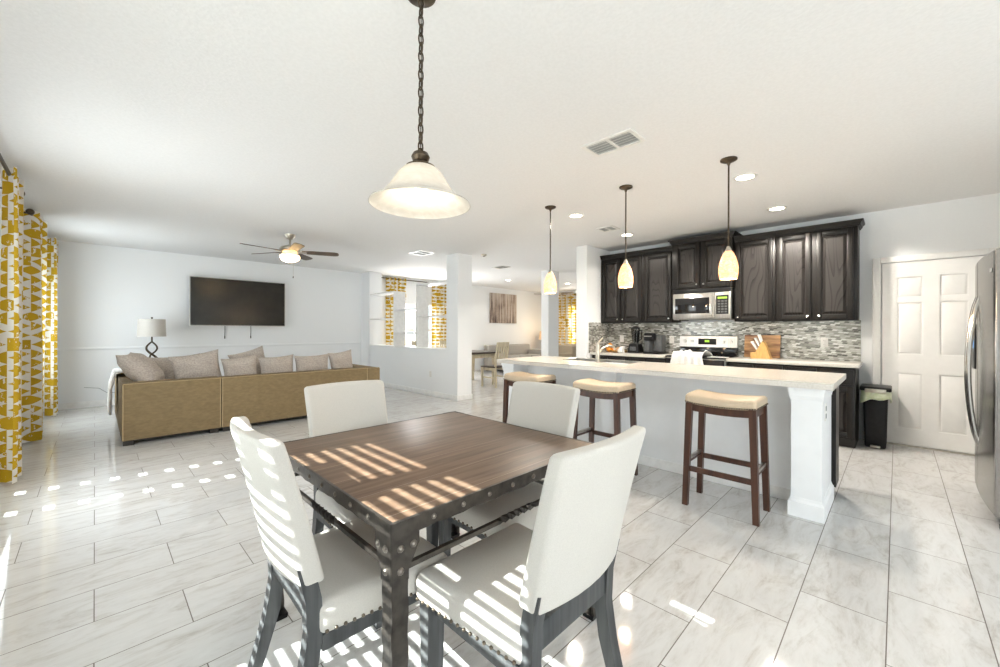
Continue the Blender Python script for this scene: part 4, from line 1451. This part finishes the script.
DLG = 'recessed ceiling lights'
labs = ['recessed ceiling light right of the nearest island pendant', 'recessed ceiling light between the far and middle island pendants', 'recessed ceiling light close to the right end wall cabinets', 'recessed ceiling light close to the left end wall cabinets', 'recessed ceiling light in the far dining room', 'recessed ceiling light in the far lounge']
pos = [(4.094, 0.97), (4.06, 2.74), (5.394, 0.962), (5.386, 2.765), (8.0, 7.61), (9.8, 6.9)]
for i, (x, y) in enumerate(pos):
    if i == 0:
        dl0 = thing('recessed_light', labs[0], 'ceiling light', (x, y, CZ), 0, DLG)
        MB().lathe([(0.068, -0.002), (0.095, -0.0005), (0.095, -0.006), (0.085, -0.010), (0.070, -0.008)], seg=32, cap0=False, cap1=False).build('trim_ring', M['whiteplastic'], dl0)
        MB().lathe([(0.0, -0.004), (0.070, -0.004), (0.070, -0.0055), (0, -0.0055)], seg=32).build('lens', M['downlight'], dl0)
    else:
        dup(dl0, (x, y, CZ), 0, labs[i])
    light('recessed_glow', 'SPOT', (x, y, CZ - 0.03), (58, 66, 112, 20, 26, 20)[i], (1.0, 0.93, 0.83), (0, 0, -1), radius=0.06).data.spot_size = math.radians(150)
light('lounge_lamp_bounce', 'POINT', (10.9, 8.6, 1.35), 8, (1.0, 0.74, 0.45), radius=0.12)


def vent(label, x, y, sx, sy, two=True):
    t = thing('ceiling_vent', label, 'vent', (x, y, CZ), 0, 'ceiling vents')
    hx, hy = sx / 2, sy / 2
    f = MB()
    w = 0.028
    for x0, x1, y0, y1 in ((-hx, -hx + w, -hy, hy), (hx - w, hx, -hy, hy), (-hx + w, hx - w, -hy, -hy + w), (-hx + w, hx - w, hy - w, hy), (-hx + w, hx - w, -0.010, 0.010)):
        f.box(x0, x1, y0, y1, -0.010, -0.0005)
    f.build('frame', M['whiteplastic'], t)
    MB().box(-hx + w, hx - w, -hy + w, hy - w, -0.002, -0.0006).build('backing', M['ventback'], t)
    s = MB()
    n = max(3, int((sx - 2 * w) / 0.034))
    for i in range(n):
        xx = -hx + w + (i + 0.5) * (sx - 2 * w) / n
        s.hexa([(xx - 0.010, -hy + w, -0.009), (xx - 0.008, -hy + w, -0.009), (xx - 0.008, hy - w, -0.009), (xx - 0.010, hy - w, -0.009),
                (xx + 0.006, -hy + w, -0.003), (xx + 0.008, -hy + w, -0.003), (xx + 0.008, hy - w, -0.003), (xx + 0.006, hy - w, -0.003)])
    s.build('louvres', M['whiteplastic'], t)


vent('large white ceiling vent above the middle of the room, nearest the camera', 2.68, 1.49, 0.24, 0.40)
vent('small ceiling vent in front of the left wall cabinets', 4.886, 2.784, 0.24, 0.24)
vent('ceiling vent before the half wall with open shelves', 4.11, 6.05, 0.32, 0.36)
vent('ceiling vent past the white column over the far dining table', 6.25, 6.15, 0.26, 0.34)
t = thing('smoke_alarm', 'small dark round alarm on the ceiling just past the white column', 'smoke alarm', (4.99, 5.36, CZ))
MB().lathe([(0.0, -0.035), (0.035, -0.035), (0.05, -0.02), (0.052, -0.0005), (0, -0.0005)], seg=24).build('body', M['nickel'], t)
MB().lathe([(0.0, -0.042), (0.014, -0.042), (0.016, -0.036), (0, -0.036)], seg=16).build('sensor', M['black'], t)

# ceiling fan


def make_fan(label, loc, a0, drop=0.0):
    t = thing('ceiling_fan', label, 'ceiling fan', loc)
    t['group'] = 'ceiling fans'
    MB().lathe([(0.0, -0.0005), (0.075, -0.0005), (0.070, -0.02), (0.042, -0.065), (0.022, -0.075), (0.0, -0.075)], seg=28).build('canopy', M['nickel'], t)
    MB().tube([(0, 0, -0.07), (0, 0, -0.17 - drop)], 0.013, 12).build('downrod', M['nickel'], t)
    d = -drop
    MB().lathe([(0.0, -0.150 + d), (0.03, -0.152 + d), (0.06, -0.165 + d), (0.118, -0.185 + d), (0.138, -0.215 + d), (0.135, -0.245 + d), (0.105, -0.270 + d), (0.075, -0.285 + d), (0.0, -0.285 + d)], seg=36).build('motor_housing', M['nickel'], t)
    MB().lathe([(0.0, -0.283 + d), (0.075, -0.285 + d), (0.07, -0.305 + d), (0.0, -0.305 + d)], seg=28).build('light_fitter', M['nickel'], t)
    MB().lathe([(0.120, -0.305 + d), (0.133, -0.312 + d), (0.128, -0.345 + d), (0.10, -0.378 + d), (0.055, -0.398 + d), (0.0, -0.404 + d)], seg=32).build('glass_bowl', M['fan_glass'], t)
    MB().lathe([(0.0, -0.402 + d), (0.012, -0.404 + d), (0.014, -0.414 + d), (0.006, -0.424 + d), (0, -0.426 + d)], seg=16).build('finial', M['nickel'], t)
    MB().tube([(0.03, 0.0, -0.30 + d), (0.045, 0, -0.42 + d), (0.045, 0, -0.60 + d)], 0.0018, 6).build('pull_chain', M['nickel'], t)
    MB().lathe([(0.0, -0.63 + d), (0.007, -0.625 + d), (0.006, -0.605 + d), (0, -0.598 + d)], (0.045, 0, 0), 10).build('pull_knob', M['bronze'], t)
    for k in range(5):
        a = a0 + 2 * PI * k / 5
        ca, sa = math.cos(a), math.sin(a)
        pitch = math.radians(-12)

        def W(r, s, h):
            z = -0.255 + d + h + s * math.sin(pitch)
            s2 = s * math.cos(pitch)
            return (r * ca - s2 * sa, r * sa + s2 * ca, z)
        irn = MB()
        irn.hexa([W(0.09, -0.018, -0.004), W(0.22, -0.032, -0.004), W(0.22, 0.032, -0.004), W(0.09, 0.018, -0.004), W(0.09, -0.018, 0.002), W(0.22, -0.032, 0.002), W(0.22, 0.032, 0.002), W(0.09, 0.018, 0.002)])
        bl_ = MB()
        outline = [(0.16, -0.048), (0.30, -0.060), (0.60, -0.068), (0.645, -0.055), (0.66, -0.02), (0.66, 0.02), (0.645, 0.055), (0.60, 0.068), (0.30, 0.060), (0.16, 0.048)]
        A = [bl_.bm.verts.new(W(r, s, 0.003)) for r, s in outline]
        B = [bl_.bm.verts.new(W(r, s, 0.011)) for r, s in outline]
        bl_.bm.faces.new(A)
        bl_.bm.faces.new(B[::-1])
        for i in range(len(A)):
            bl_.bm.faces.new([A[i], B[i], B[(i + 1) % len(A)], A[(i + 1) % len(A)]])
        blade = bl_.build('blade', M['blade'], t)
        irn.build('blade_iron', M['nickel'], blade)
    return t


make_fan('ceiling fan with lit glass bowl and wooden blades in front of the television', (1.994, 6.279, CZ), math.radians(-25))
light('fan_glow', 'POINT', (1.994, 6.279, CZ - 0.345), 42, (1.0, 0.82, 0.58), radius=0.04)
make_fan('ceiling fan in the far lounge, one blade showing beside the far column', (10.05, 7.55, CZ), math.radians(130))

# ---------------------------------------------------------------- television wall
tv = thing('television', 'large flat television hung on the white wall above the sofa', 'television', (2.025, YT - 0.02, 1.79))
MB().box(-0.80, 0.80, -0.075, -0.035, -0.45, 0.45, 0.006).build('frame', M['black'], tv)
MB().box(-0.785, 0.785, -0.0765, -0.0745, -0.432, 0.437).build('screen', M['tvscreen'], tv)
bz = MB()
for x0, x1, z0, z1 in ((-0.803, 0.803, 0.446, 0.454), (-0.803, 0.803, -0.456, -0.444), (-0.806, -0.797, -0.455, 0.453), (0.797, 0.806, -0.455, 0.453)):
    bz.box(x0, x1, -0.078, -0.034, z0, z1)
bz.build('bezel', M['steel'], tv)
MB().box(-0.25, 0.25, -0.036, 0.018, -0.2, 0.2, 0.004).build('wall_bracket', M['black'], tv)
for i, x in enumerate((1.775, 2.215)):
    b = MB()
    b.tube([(0, -0.012, 0.30), (0.002, -0.013, 0.12), (0, -0.012, 0.0)], 0.006, 8)
    b.tube([(0.0, -0.012, 0.02), (0.0, -0.012, -0.03)], 0.010, 8)
    o = b.build('television_cable', M['cord'])
    o.location = (x, YT - 0.01, 1.12)
    tag(o, ('left of two dark cables hanging under the television', 'right of two dark cables hanging under the television')[i], 'cable', 'cables under the television')
pts = [(XL + 0.5, YT - 0.025, 0.33), (0.05, YT - 0.022, 0.30), (0.14, YT - 0.022, 0.22), (0.3, YT - 0.022, 0.20), (0.42, YT - 0.022, 0.24), (0.52, YT - 0.022, 0.30)]
tag(MB().tube(pts, 0.005, 6).build('lamp_cord', M['greycord']), 'pale cord sagging along the wall left of the sofa', 'cord')

et = thing('end_table', 'small dark end table behind the sofa under the table lamp', 'end table', (0.68, 8.85, 0))
MB().box(-0.26, 0.26, -0.24, 0.24, 0.56, 0.60, 0.006).build('tabletop', M['darktop'], et)
for sx in (-1, 1):
    for sy in (-1, 1):
        MB().taper((sx * 0.22, sy * 0.2, 0), 0.035, 0.035, (sx * 0.22, sy * 0.2, 0.56), 0.045, 0.045).build('leg', M['darktop'], et)
lp = thing('table_lamp', 'table lamp with a looped bronze base and pale drum shade left of the television', 'lamp', (0.67, 8.85, 0.60))
MB().lathe([(0.0, 0), (0.085, 0), (0.085, 0.015), (0.03, 0.03), (0.018, 0.05), (0, 0.05)], seg=24).build('foot', M['bronze'], lp)
lb = MB()
pts = []
for k in range(25):
    s = k / 24
    pts.append((0.085 * math.sin(2 * PI * s) * (1 - 0.25 * s), 0, 0.04 + 0.42 * s))
lb.tube(pts, [0.018 - 0.006 * abs(2 * k / 24 - 1) for k in range(25)], 10)
pts = []
for k in range(25):
    s = k / 24
    pts.append((-0.085 * math.sin(2 * PI * s) * (1 - 0.25 * s) * (1 if s > 0.45 else 0.5), 0.012, 0.04 + 0.42 * s))
lb.tube(pts, 0.013, 10)
lb.lathe([(0.0, 0.45), (0.012, 0.45), (0.012, 0.58), (0.0, 0.58)], seg=12)
lb.build('base', M['bronze'], lp)
MB().lathe([(0.188, 0.545), (0.178, 0.835), (0.175, 0.835), (0.185, 0.545)], seg=40, cap0=False, cap1=False).build('lamp_shade', M['shade_linen'], lp)
hp = MB()
for k in range(3):
    a = 2 * PI * k / 3
    hp.tube([(0, 0, 0.825), (0.178 * math.cos(a), 0.178 * math.sin(a), 0.825)], 0.002, 6)
hp.tube([(0, 0, 0.57), (0, 0, 0.84)], 0.003, 8)
hp.build('harp', M['bronze'], lp)
MB().ball((0, 0, 0.856), 0.016, 12).build('finial', M['bronze'], lp)

# ---------------------------------------------------------------- sectional sofa
sf = thing('sectional_sofa', 'olive brown sectional sofa seen from behind, facing the television', 'sofa', (1.70, 6.9, 0))
SX, SY = 1.70, 6.9


def sb(x0, x1, y0, y1, z0, z1, bev=0.02, seg=3):
    return MB().box(x0 - SX, x1 - SX, y0 - SY, y1 - SY, z0, z1, bev, seg)


sb(0.205, 1.095, 5.92, 6.15, 0.055, 0.675, 0.012).build('back_section', M['sofa'], sf)
sb(1.105, 3.02, 5.92, 6.15, 0.055, 0.668, 0.012).build('back_section', M['sofa'], sf)
sb(3.024, 3.235, 5.92, 6.95, 0.055, 0.662, 0.012).build('arm', M['sofa'], sf)
sb(0.205, 0.42, 6.15, 8.05, 0.055, 0.665, 0.012).build('side_section', M['sofa'], sf)
sb(0.42, 3.02, 6.15, 6.98, 0.055, 0.32, 0.015).build('seat_base', M['sofa'], sf)
sb(0.42, 1.20, 6.98, 8.05, 0.055, 0.32, 0.015).build('seat_base', M['sofa'], sf)
for x0, x1, y0, y1 in ((0.43, 1.27, 6.17, 7.0), (1.28, 2.14, 6.17, 7.0), (2.15, 3.01, 6.17, 7.0), (0.43, 1.22, 7.01, 8.06)):
    sb(x0, x1, y0, y1, 0.325, 0.46, 0.04, 4).build('seat_cushion', M['sofa'], sf)
pp = MB()
for x in (0.213, 1.09, 1.111, 3.016):
    pp.tube([(x - SX, 5.921 - SY, 0.065), (x - SX, 5.917 - SY, 0.36), (x - SX, 5.921 - SY, 0.665)], 0.006, 6)
pp.tube([(0.215 - SX, 5.921 - SY, 0.672), (3.22 - SX, 5.921 - SY, 0.664)], 0.004, 6)
pp.build('piping', M['sofapipe'], sf)
for x, y in ((0.26, 5.98), (1.03, 5.98), (1.17, 5.98), (2.95, 5.98), (3.17, 6.86), (0.27, 7.95), (1.12, 7.95), (2.9, 6.9)):
    sb(x - 0.045, x + 0.045, y - 0.04, y + 0.04, 0.0, 0.056, 0.004, 1).build('foot', M['darkfoot'], sf)
b = sb(0.24, 3.2, 5.97, 6.9, 0.035, 0.056, 0, 1)
b.build('bottom_cover', M['darkfoot'], sf)


def pillow(label, loc, w, h, th, rz, tilt, roll=0.0, mat=None, group='taupe pillows along the sofa back', name='throw_pillow'):
    """pillow standing on its edge, w wide (x), h tall (z), th thick (y)"""
    b = MB()
    n = 14
    tm = bmesh.new()
    fr_, bk = [], []
    rnd = random.Random(int(loc[0] * 1000))
    p1, p2 = rnd.uniform(0, 6), rnd.uniform(0, 6)
    for side, store in ((1, fr_), (-1, bk)):
        for j in range(n + 1):
            row = []
            for i in range(n + 1):
                u, v = 2 * i / n - 1, 2 * j / n - 1
                if side == -1 and (i in (0, n) or j in (0, n)):
                    row.append(fr_[j][i])
                    continue
                pin = 1 - 0.10 * (1 - u * u) * abs(v) ** 3
                pin2 = 1 - 0.10 * (1 - v * v) * abs(u) ** 3
                e = max(0.0, (1 - abs(u) ** 2.6)) ** 0.55 * max(0.0, (1 - abs(v) ** 2.6)) ** 0.55
                wr = 1 + 0.10 * math.sin(6 * u + p1 + 3 * v) + 0.06 * math.sin(11 * v + p2)
                y = side * th / 2 * e * wr
                x = u * w / 2 * pin2
                z = v * h / 2 * pin
                # slump
                y += 0.05 * h * (v + 1) ** 2 * 0.3
                row.append(tm.verts.new((x, y, z + h / 2 * 0.97)))
            store.append(row)
    for side, S in ((1, fr_), (-1, bk)):
        for j in range(n):
            for i in range(n):
                q = [S[j][i], S[j][i + 1], S[j + 1][i + 1], S[j + 1][i]]
                tm.faces.new(q if side == -1 else q[::-1])
    mtx = Matrix.Rotation(tilt, 4, 'X') @ Matrix.Rotation(roll, 4, 'Y')
    bmesh.ops.transform(tm, matrix=mtx, verts=tm.verts[:])
    zmin = min(v.co.z for v in tm.verts)
    for v in tm.verts:
        v.co.z -= zmin
    b.merge(tm)
    t = b.build(name, mat or M['pillow'], None, 80)
    t.location = loc
    t.rotation_euler = (0, 0, rz)
    tag(t, label, 'pillow', group)
    return t


# standing on the seat cushions, leaning on the back
ZS = 0.462
pillow('large taupe pillow on the sofa corner at its left end, beside the lamp', (0.56, 6.36, ZS + 0.10), 0.60, 0.54, 0.24, PI / 2 - 0.25, -0.62, 0.0)
pillow('taupe pillow low behind the corner pillow, right under the lamp', (0.80, 6.95, ZS), 0.56, 0.44, 0.20, 0.15, -0.05, -0.05)
pillow('taupe pillow with a raised right corner, third from the sofa left end', (0.965, 6.38, ZS), 0.52, 0.47, 0.20, -0.05, 0.05, -0.16)
pillow('taupe pillow lying low right of the sofa back seam', (1.41, 6.32, ZS), 0.42, 0.42, 0.20, 0.06, 0.05, -0.10)
pillow('taupe pillow pointing up behind the low pillow at the sofa middle', (1.66, 6.68, ZS), 0.46, 0.46, 0.16, 0.0, 0.0, -0.28)
pillow('taupe pillow second of the right hand row, with a straight top', (1.855, 6.33, ZS), 0.46, 0.42, 0.20, -0.04, 0.05, -0.05)
pillow('widest taupe pillow of the right hand row on the sofa', (2.335, 6.33, ZS), 0.52, 0.42, 0.20, 0.03, 0.05, -0.02)
pillow('taupe pillow at the right end of the sofa, next to the arm', (2.825, 6.35, ZS), 0.38, 0.44, 0.18, -0.06, 0.05, -0.14)
# knitted throw over the left arm
tw = MB()


def thr(i, j):
    y = 6.92 + 0.62 * i
    s = j * 1.35
    r = 0.02 * math.sin(26 * i + 4 * j) + 0.008 * math.sin(60 * j)
    pth = [(0.50, 0.50), (0.43, 0.685), (0.31, 0.715), (0.195, 0.69), (0.155, 0.50), (0.15, 0.18)]
    f = j * (len(pth) - 1)
    k = min(int(f), len(pth) - 2)
    a = f - k
    x = pth[k][0] * (1 - a) + pth[k + 1][0] * a
    z = pth[k][1] * (1 - a) + pth[k + 1][1] * a
    return (x - abs(r) * 0.6 , y, z + 0.012 + abs(r) * 0.6)


tw.grid(thr, 36, 40)
ow = tw.build('throw_blanket', M['throw'], None, 80)
sm = ow.modifiers.new('thickness', 'SOLIDIFY')
sm.thickness = 0.018
sm.offset = 1
tag(ow, 'white knitted throw hanging over the left side of the sofa', 'blanket')

# ---------------------------------------------------------------- fridge and trash can
fg = thing('refrigerator', 'stainless steel side by side refrigerator at the right edge of the picture', 'refrigerator', (4.50, -0.83, 0))
FX, FY = 4.50, -0.83


def fb(x0, x1, y0, y1, z0, z1, bev=0.01, seg=3, **k):
    return MB().box(x0 - FX, x1 - FX, y0 - FY, y1 - FY, z0, z1, bev, seg, **k)


fb(4.035, 4.985, -1.20, -0.515, 0.03, 1.79, 0.008).build('body', M['greyplastic'], fg)
cvx = lambda x, y, z: (x, y + (0.018 * (1 - (x / 0.46) ** 2) if y > 0.36 else 0), z)
d1 = fb(4.035, 4.652, -0.510, -0.445, 0.085, 1.80, 0.012, cuts={'x': 10}, warp=cvx).build('door', M['fridge_steel'], fg)
d2 = fb(4.660, 4.987, -0.510, -0.445, 0.085, 1.80, 0.012, cuts={'x': 6}, warp=cvx).build('door', M['fridge_steel'], fg)
for dr, x in ((d2, 4.715), (d1, 4.60)):
    pts = []
    for k in range(15):
        s = k / 14
        pts.append((x - FX, -0.437 - FY + 0.055 * math.sin(PI * s) ** 0.7, 0.43 + 1.10 * s))
    MB().tube(pts, 0.014, 10).build('handle', M['chrome'], dr)
dp = fb(4.76, 4.92, -0.432, -0.424, 0.98, 1.33, 0.004, 1).build('dispenser', M['black'], d2)
fb(4.79, 4.89, -0.424, -0.420, 1.14, 1.20, 0.002, 1).build('dispenser_light', M['bluelight'], dp)
fb(4.10, 4.16, -0.438, -0.434, 1.66, 1.685, 0.001, 1).build('badge', M['chrome'], d1)
fb(4.06, 4.93, -0.53, -0.50, 0.01, 0.08, 0.004, 1).build('kick_grille', M['black'], fg)
for x in (4.08, 4.91):
    fb(x - 0.03, x + 0.03, -0.56, -0.47, 0.0, 0.03, 0.004, 1).build('foot', M['black'], fg)
for x in (4.09, 4.90):
    fb(x - 0.03, x + 0.03, -0.58, -0.47, 1.79, 1.815, 0.004, 1).build('hinge_cover', M['greyplastic'], fg)

tc_ = thing('trash_can', 'slim black trash can with a liner folded over its rim, beside the pantry door', 'trash can', (6.10, 0.165, 0))
MB().box(-0.15, 0.15, -0.10, 0.10, 0.0, 0.60, 0.02, 3, warp=lambda x, y, z: (x * (0.88 + 0.2 * z), y * (0.86 + 0.24 * z), z)).build('bin', M['black'], tc_)
ln_ = MB()
n = 64
rings = []
for j, (o, z) in enumerate(((0.155, 0.615), (0.163, 0.618), (0.168, 0.57), (0.171, 0.515))):
    ring = []
    for k in range(n):
        a = 2 * PI * k / n
        ca, sa = math.cos(a), math.sin(a)
        e = 5.0
        rr_ = 1 / ((abs(ca) ** e + abs(sa) ** e) ** (1 / e))
        wob = 0.004 * math.sin(9 * a) + 0.003 * math.sin(23 * a)
        zz = z + (0.025 * math.sin(2 * a + 0.6) + 0.014 * math.sin(5 * a) if j == 3 else 0)
        ring.append(ln_.bm.verts.new(((o + wob) * rr_ * ca, (o - 0.048 + wob) * rr_ * sa, zz)))
    rings.append(ring)
for A, B in zip(rings, rings[1:]):
    for k in range(n):
        ln_.bm.faces.new([A[k], A[(k + 1) % n], B[(k + 1) % n], B[k]])
lo = ln_.build('liner', M['bag'], tc_, 80)
sm = lo.modifiers.new('thickness', 'SOLIDIFY')
sm.thickness = 0.003
MB().box(-0.172, 0.172, -0.128, 0.128, 0.62, 0.665, 0.014, 3).build('lid', M['black'], tc_)
MB().box(-0.176, -0.168, -0.085, 0.085, 0.605, 0.645, 0.003).build('front_band', M['nickel'], tc_)
MB().box(-0.175, -0.13, -0.04, 0.04, 0.01, 0.03, 0.006).build('pedal', M['nickel'], tc_)

# ---------------------------------------------------------------- far dining room and lounge
ft = thing('far_dining_table', 'cream table with a dark top in the far room behind the column', 'dining table', (6.15, 7.30, 0))
MB().box(-0.75, 0.75, -0.50, 0.50, 0.715, 0.755, 0.005).build('tabletop', M['darktop'], ft)
MB().box(-0.68, 0.68, -0.43, 0.43, 0.62, 0.714).build('apron', M['creamwood'], ft)
for sx in (-1, 1):
    for sy in (-1, 1):
        MB().taper((sx * 0.63, sy * 0.40, 0), 0.06, 0.06, (sx * 0.63, sy * 0.40, 0.62), 0.095, 0.095).build('leg', M['creamwood'], ft)


def far_chair(label, loc, rz):
    t = thing('wooden_chair', label, 'dining chair', loc, rz, 'cream slat back chairs in the far room')
    MB().box(-0.215, 0.215, -0.20, 0.22, 0.435, 0.465, 0.008).build('seat', M['darktop'], t)
    for s in (-1, 1):
        MB().taper((s * 0.19, 0.19, 0), 0.034, 0.034, (s * 0.19, 0.19, 0.435), 0.045, 0.045).build('leg', M['creamwood'], t)
        MB().taper((s * 0.19, -0.22, 0), 0.034, 0.034, (s * 0.185, -0.185, 0.45), 0.042, 0.042).taper((s * 0.185, -0.185, 0.45), 0.042, 0.042, (s * 0.19, -0.26, 1.0), 0.034, 0.028).build('leg', M['creamwood'], t)
        MB().box(s * 0.19 - 0.01, s * 0.19 + 0.01, -0.19, 0.18, 0.2, 0.23).build('stretcher', M['creamwood'], t)
    MB().box(-0.19, 0.19, -0.265, -0.24, 0.90, 1.0, 0.006).build('top_rail', M['creamwood'], t)
    MB().box(-0.18, 0.18, -0.225, -0.205, 0.60, 0.65, 0.004).build('lower_rail', M['creamwood'], t)
    for k in range(4):
        x = -0.12 + 0.08 * k
        MB().taper((x, -0.215, 0.64), 0.04, 0.014, (x, -0.252, 0.91), 0.04, 0.014).build('back_slat', M['creamwood'], t)
    MB().box(-0.18, 0.18, 0.18, 0.20, 0.37, 0.435).box(-0.19, -0.17, -0.18, 0.18, 0.37, 0.435).box(0.17, 0.19, -0.18, 0.18, 0.37, 0.435).build('apron', M['creamwood'], t)
    return t


fc0 = far_chair('cream slat back chair showing between the column and the island', (6.36, 6.48, 0), 0.10)
dup(fc0, (5.62, 8.10, 0), PI, 'cream slat back chair behind the open shelves under the dining window')
dup(fc0, (6.45, 8.12, 0), PI, 'cream slat back chair at the far side of the far dining table')
vs = thing('flower_vase', 'vase of white blossoms on the far dining table, at the edge of the column', 'vase', (5.95, 7.22, 0.755))
MB().lathe([(0.0, 0), (0.045, 0), (0.06, 0.06), (0.05, 0.15), (0.03, 0.19), (0.036, 0.20), (0.03, 0.19), (0, 0.185)], seg=20).build('vase', M['greyplastic'], vs)
stm, fl = MB(), MB()
for k in range(7):
    a = 2 * PI * k / 7
    e = (0.10 * math.cos(a), 0.10 * math.sin(a), 0.36 + 0.05 * math.sin(3 * a))
    stm.tube([(0, 0, 0.18), (e[0] * 0.4, e[1] * 0.4, 0.28), e], 0.003, 6)
    for q in range(4):
        fl.ball((e[0] + 0.03 * math.cos(q * 1.6), e[1] + 0.03 * math.sin(q * 1.6), e[2] + 0.02 * (q % 2)), 0.026, 8, 0.6)
stm.build('stems', M['leaf'], vs)
fl.build('blossoms', M['petal'], vs)

pa = thing('wall_painting', 'canvas painting of bare dark tree trunks on the far lounge wall', 'painting', (9.53, YT - 0.002, 1.985))
MB().box(-0.62, 0.62, -0.045, 0.0, -0.485, 0.485, 0.003).build('canvas', M['painting'], pa)

gs = thing('lounge_sofa', 'light grey sofa under the tree painting in the far lounge', 'sofa', (9.55, 8.75, 0))
MB().box(-1.0, 1.0, 0.22, 0.45, 0.08, 0.80, 0.05, 4).build('backrest', M['greysofa'], gs)
MB().box(-0.85, 0.85, -0.45, 0.22, 0.08, 0.34, 0.02).build('seat_base', M['greysofa'], gs)
for s in (-1, 0, 1):
    MB().box(s * 0.565 - 0.28, s * 0.565 + 0.28, -0.45, 0.21, 0.345, 0.48, 0.04, 3).build('seat_cushion', M['greysofa'], gs)
for s in (-1, 1):
    MB().box(min(s * 0.86, s * 1.02), max(s * 0.86, s * 1.02), -0.45, 0.22, 0.08, 0.62, 0.03, 3).build('arm', M['greysofa'], gs)
    for y in (-0.38, 0.38):
        MB().taper((s * 0.9, y, 0), 0.04, 0.04, (s * 0.9, y, 0.085), 0.06, 0.06).build('foot', M['darkfoot'], gs)
pillow('small beige pillow at the left end of the far grey sofa', (8.95, 8.62, 0.49), 0.36, 0.32, 0.12, 0.2, 0.1, 0, M['beigesofa'], 'lounge pillows')


def armchair(label, loc, rz):
    t = thing('armchair', label, 'armchair', loc, rz, 'beige armchairs in the lounge')
    MB().box(-0.42, 0.42, -0.42, -0.20, 0.08, 0.82, 0.05, 4).build('backrest', M['beigesofa'], t)
    MB().box(-0.28, 0.28, -0.20, 0.40, 0.08, 0.44, 0.03, 3).build('seat', M['beigesofa'], t)
    for s in (-1, 1):
        MB().box(min(s * 0.29, s * 0.43), max(s * 0.29, s * 0.43), -0.20, 0.40, 0.08, 0.60, 0.04, 3).build('arm', M['beigesofa'], t)
        for y in (-0.36, 0.34):
            MB().taper((s * 0.36, y, 0), 0.04, 0.04, (s * 0.36, y, 0.085), 0.05, 0.05).build('foot', M['darkfoot'], t)
    return t


ac0 = armchair('beige armchair right of the grey sofa, left of the far column', (9.9, 7.30, 0), 1.2)
dup(ac0, (10.9, 7.55, 0), 1.5, 'beige armchair before the lounge curtain, right of the far column')
et2 = thing('side_table', 'small side table under the lit lamp in the lounge corner', 'side table', (11.15, 8.85, 0))
MB().box(-0.22, 0.22, -0.22, 0.22, 0.55, 0.58, 0.005).build('tabletop', M['darktop'], et2)
for sx in (-1, 1):
    for sy in (-1, 1):
        MB().box(sx * 0.18 - 0.018, sx * 0.18 + 0.018, sy * 0.18 - 0.018, sy * 0.18 + 0.018, 0, 0.55).build('leg', M['darktop'], et2)
l2 = thing('lounge_lamp', 'lit table lamp with a beige shade in the lounge corner', 'lamp', (11.15, 8.85, 0.58))
MB().lathe([(0.0, 0), (0.08, 0), (0.08, 0.012), (0.025, 0.03), (0.05, 0.14), (0.03, 0.28), (0.01, 0.32), (0.01, 0.42), (0, 0.42)], seg=20).build('base', M['bronze'], l2)
MB().lathe([(0.19, 0.36), (0.15, 0.66), (0.147, 0.66), (0.187, 0.36)], seg=32, cap0=False, cap1=False).build('lamp_shade', glow_glass('lit_linen_shade', (0.75, 0.55, 0.33), (0.8, 0.62, 0.4), 0.35, 60, 0.0, 0.4), l2)
MB().ball((0, 0, 0.48), 0.03, 12).build('bulb', M['bulb'], l2)
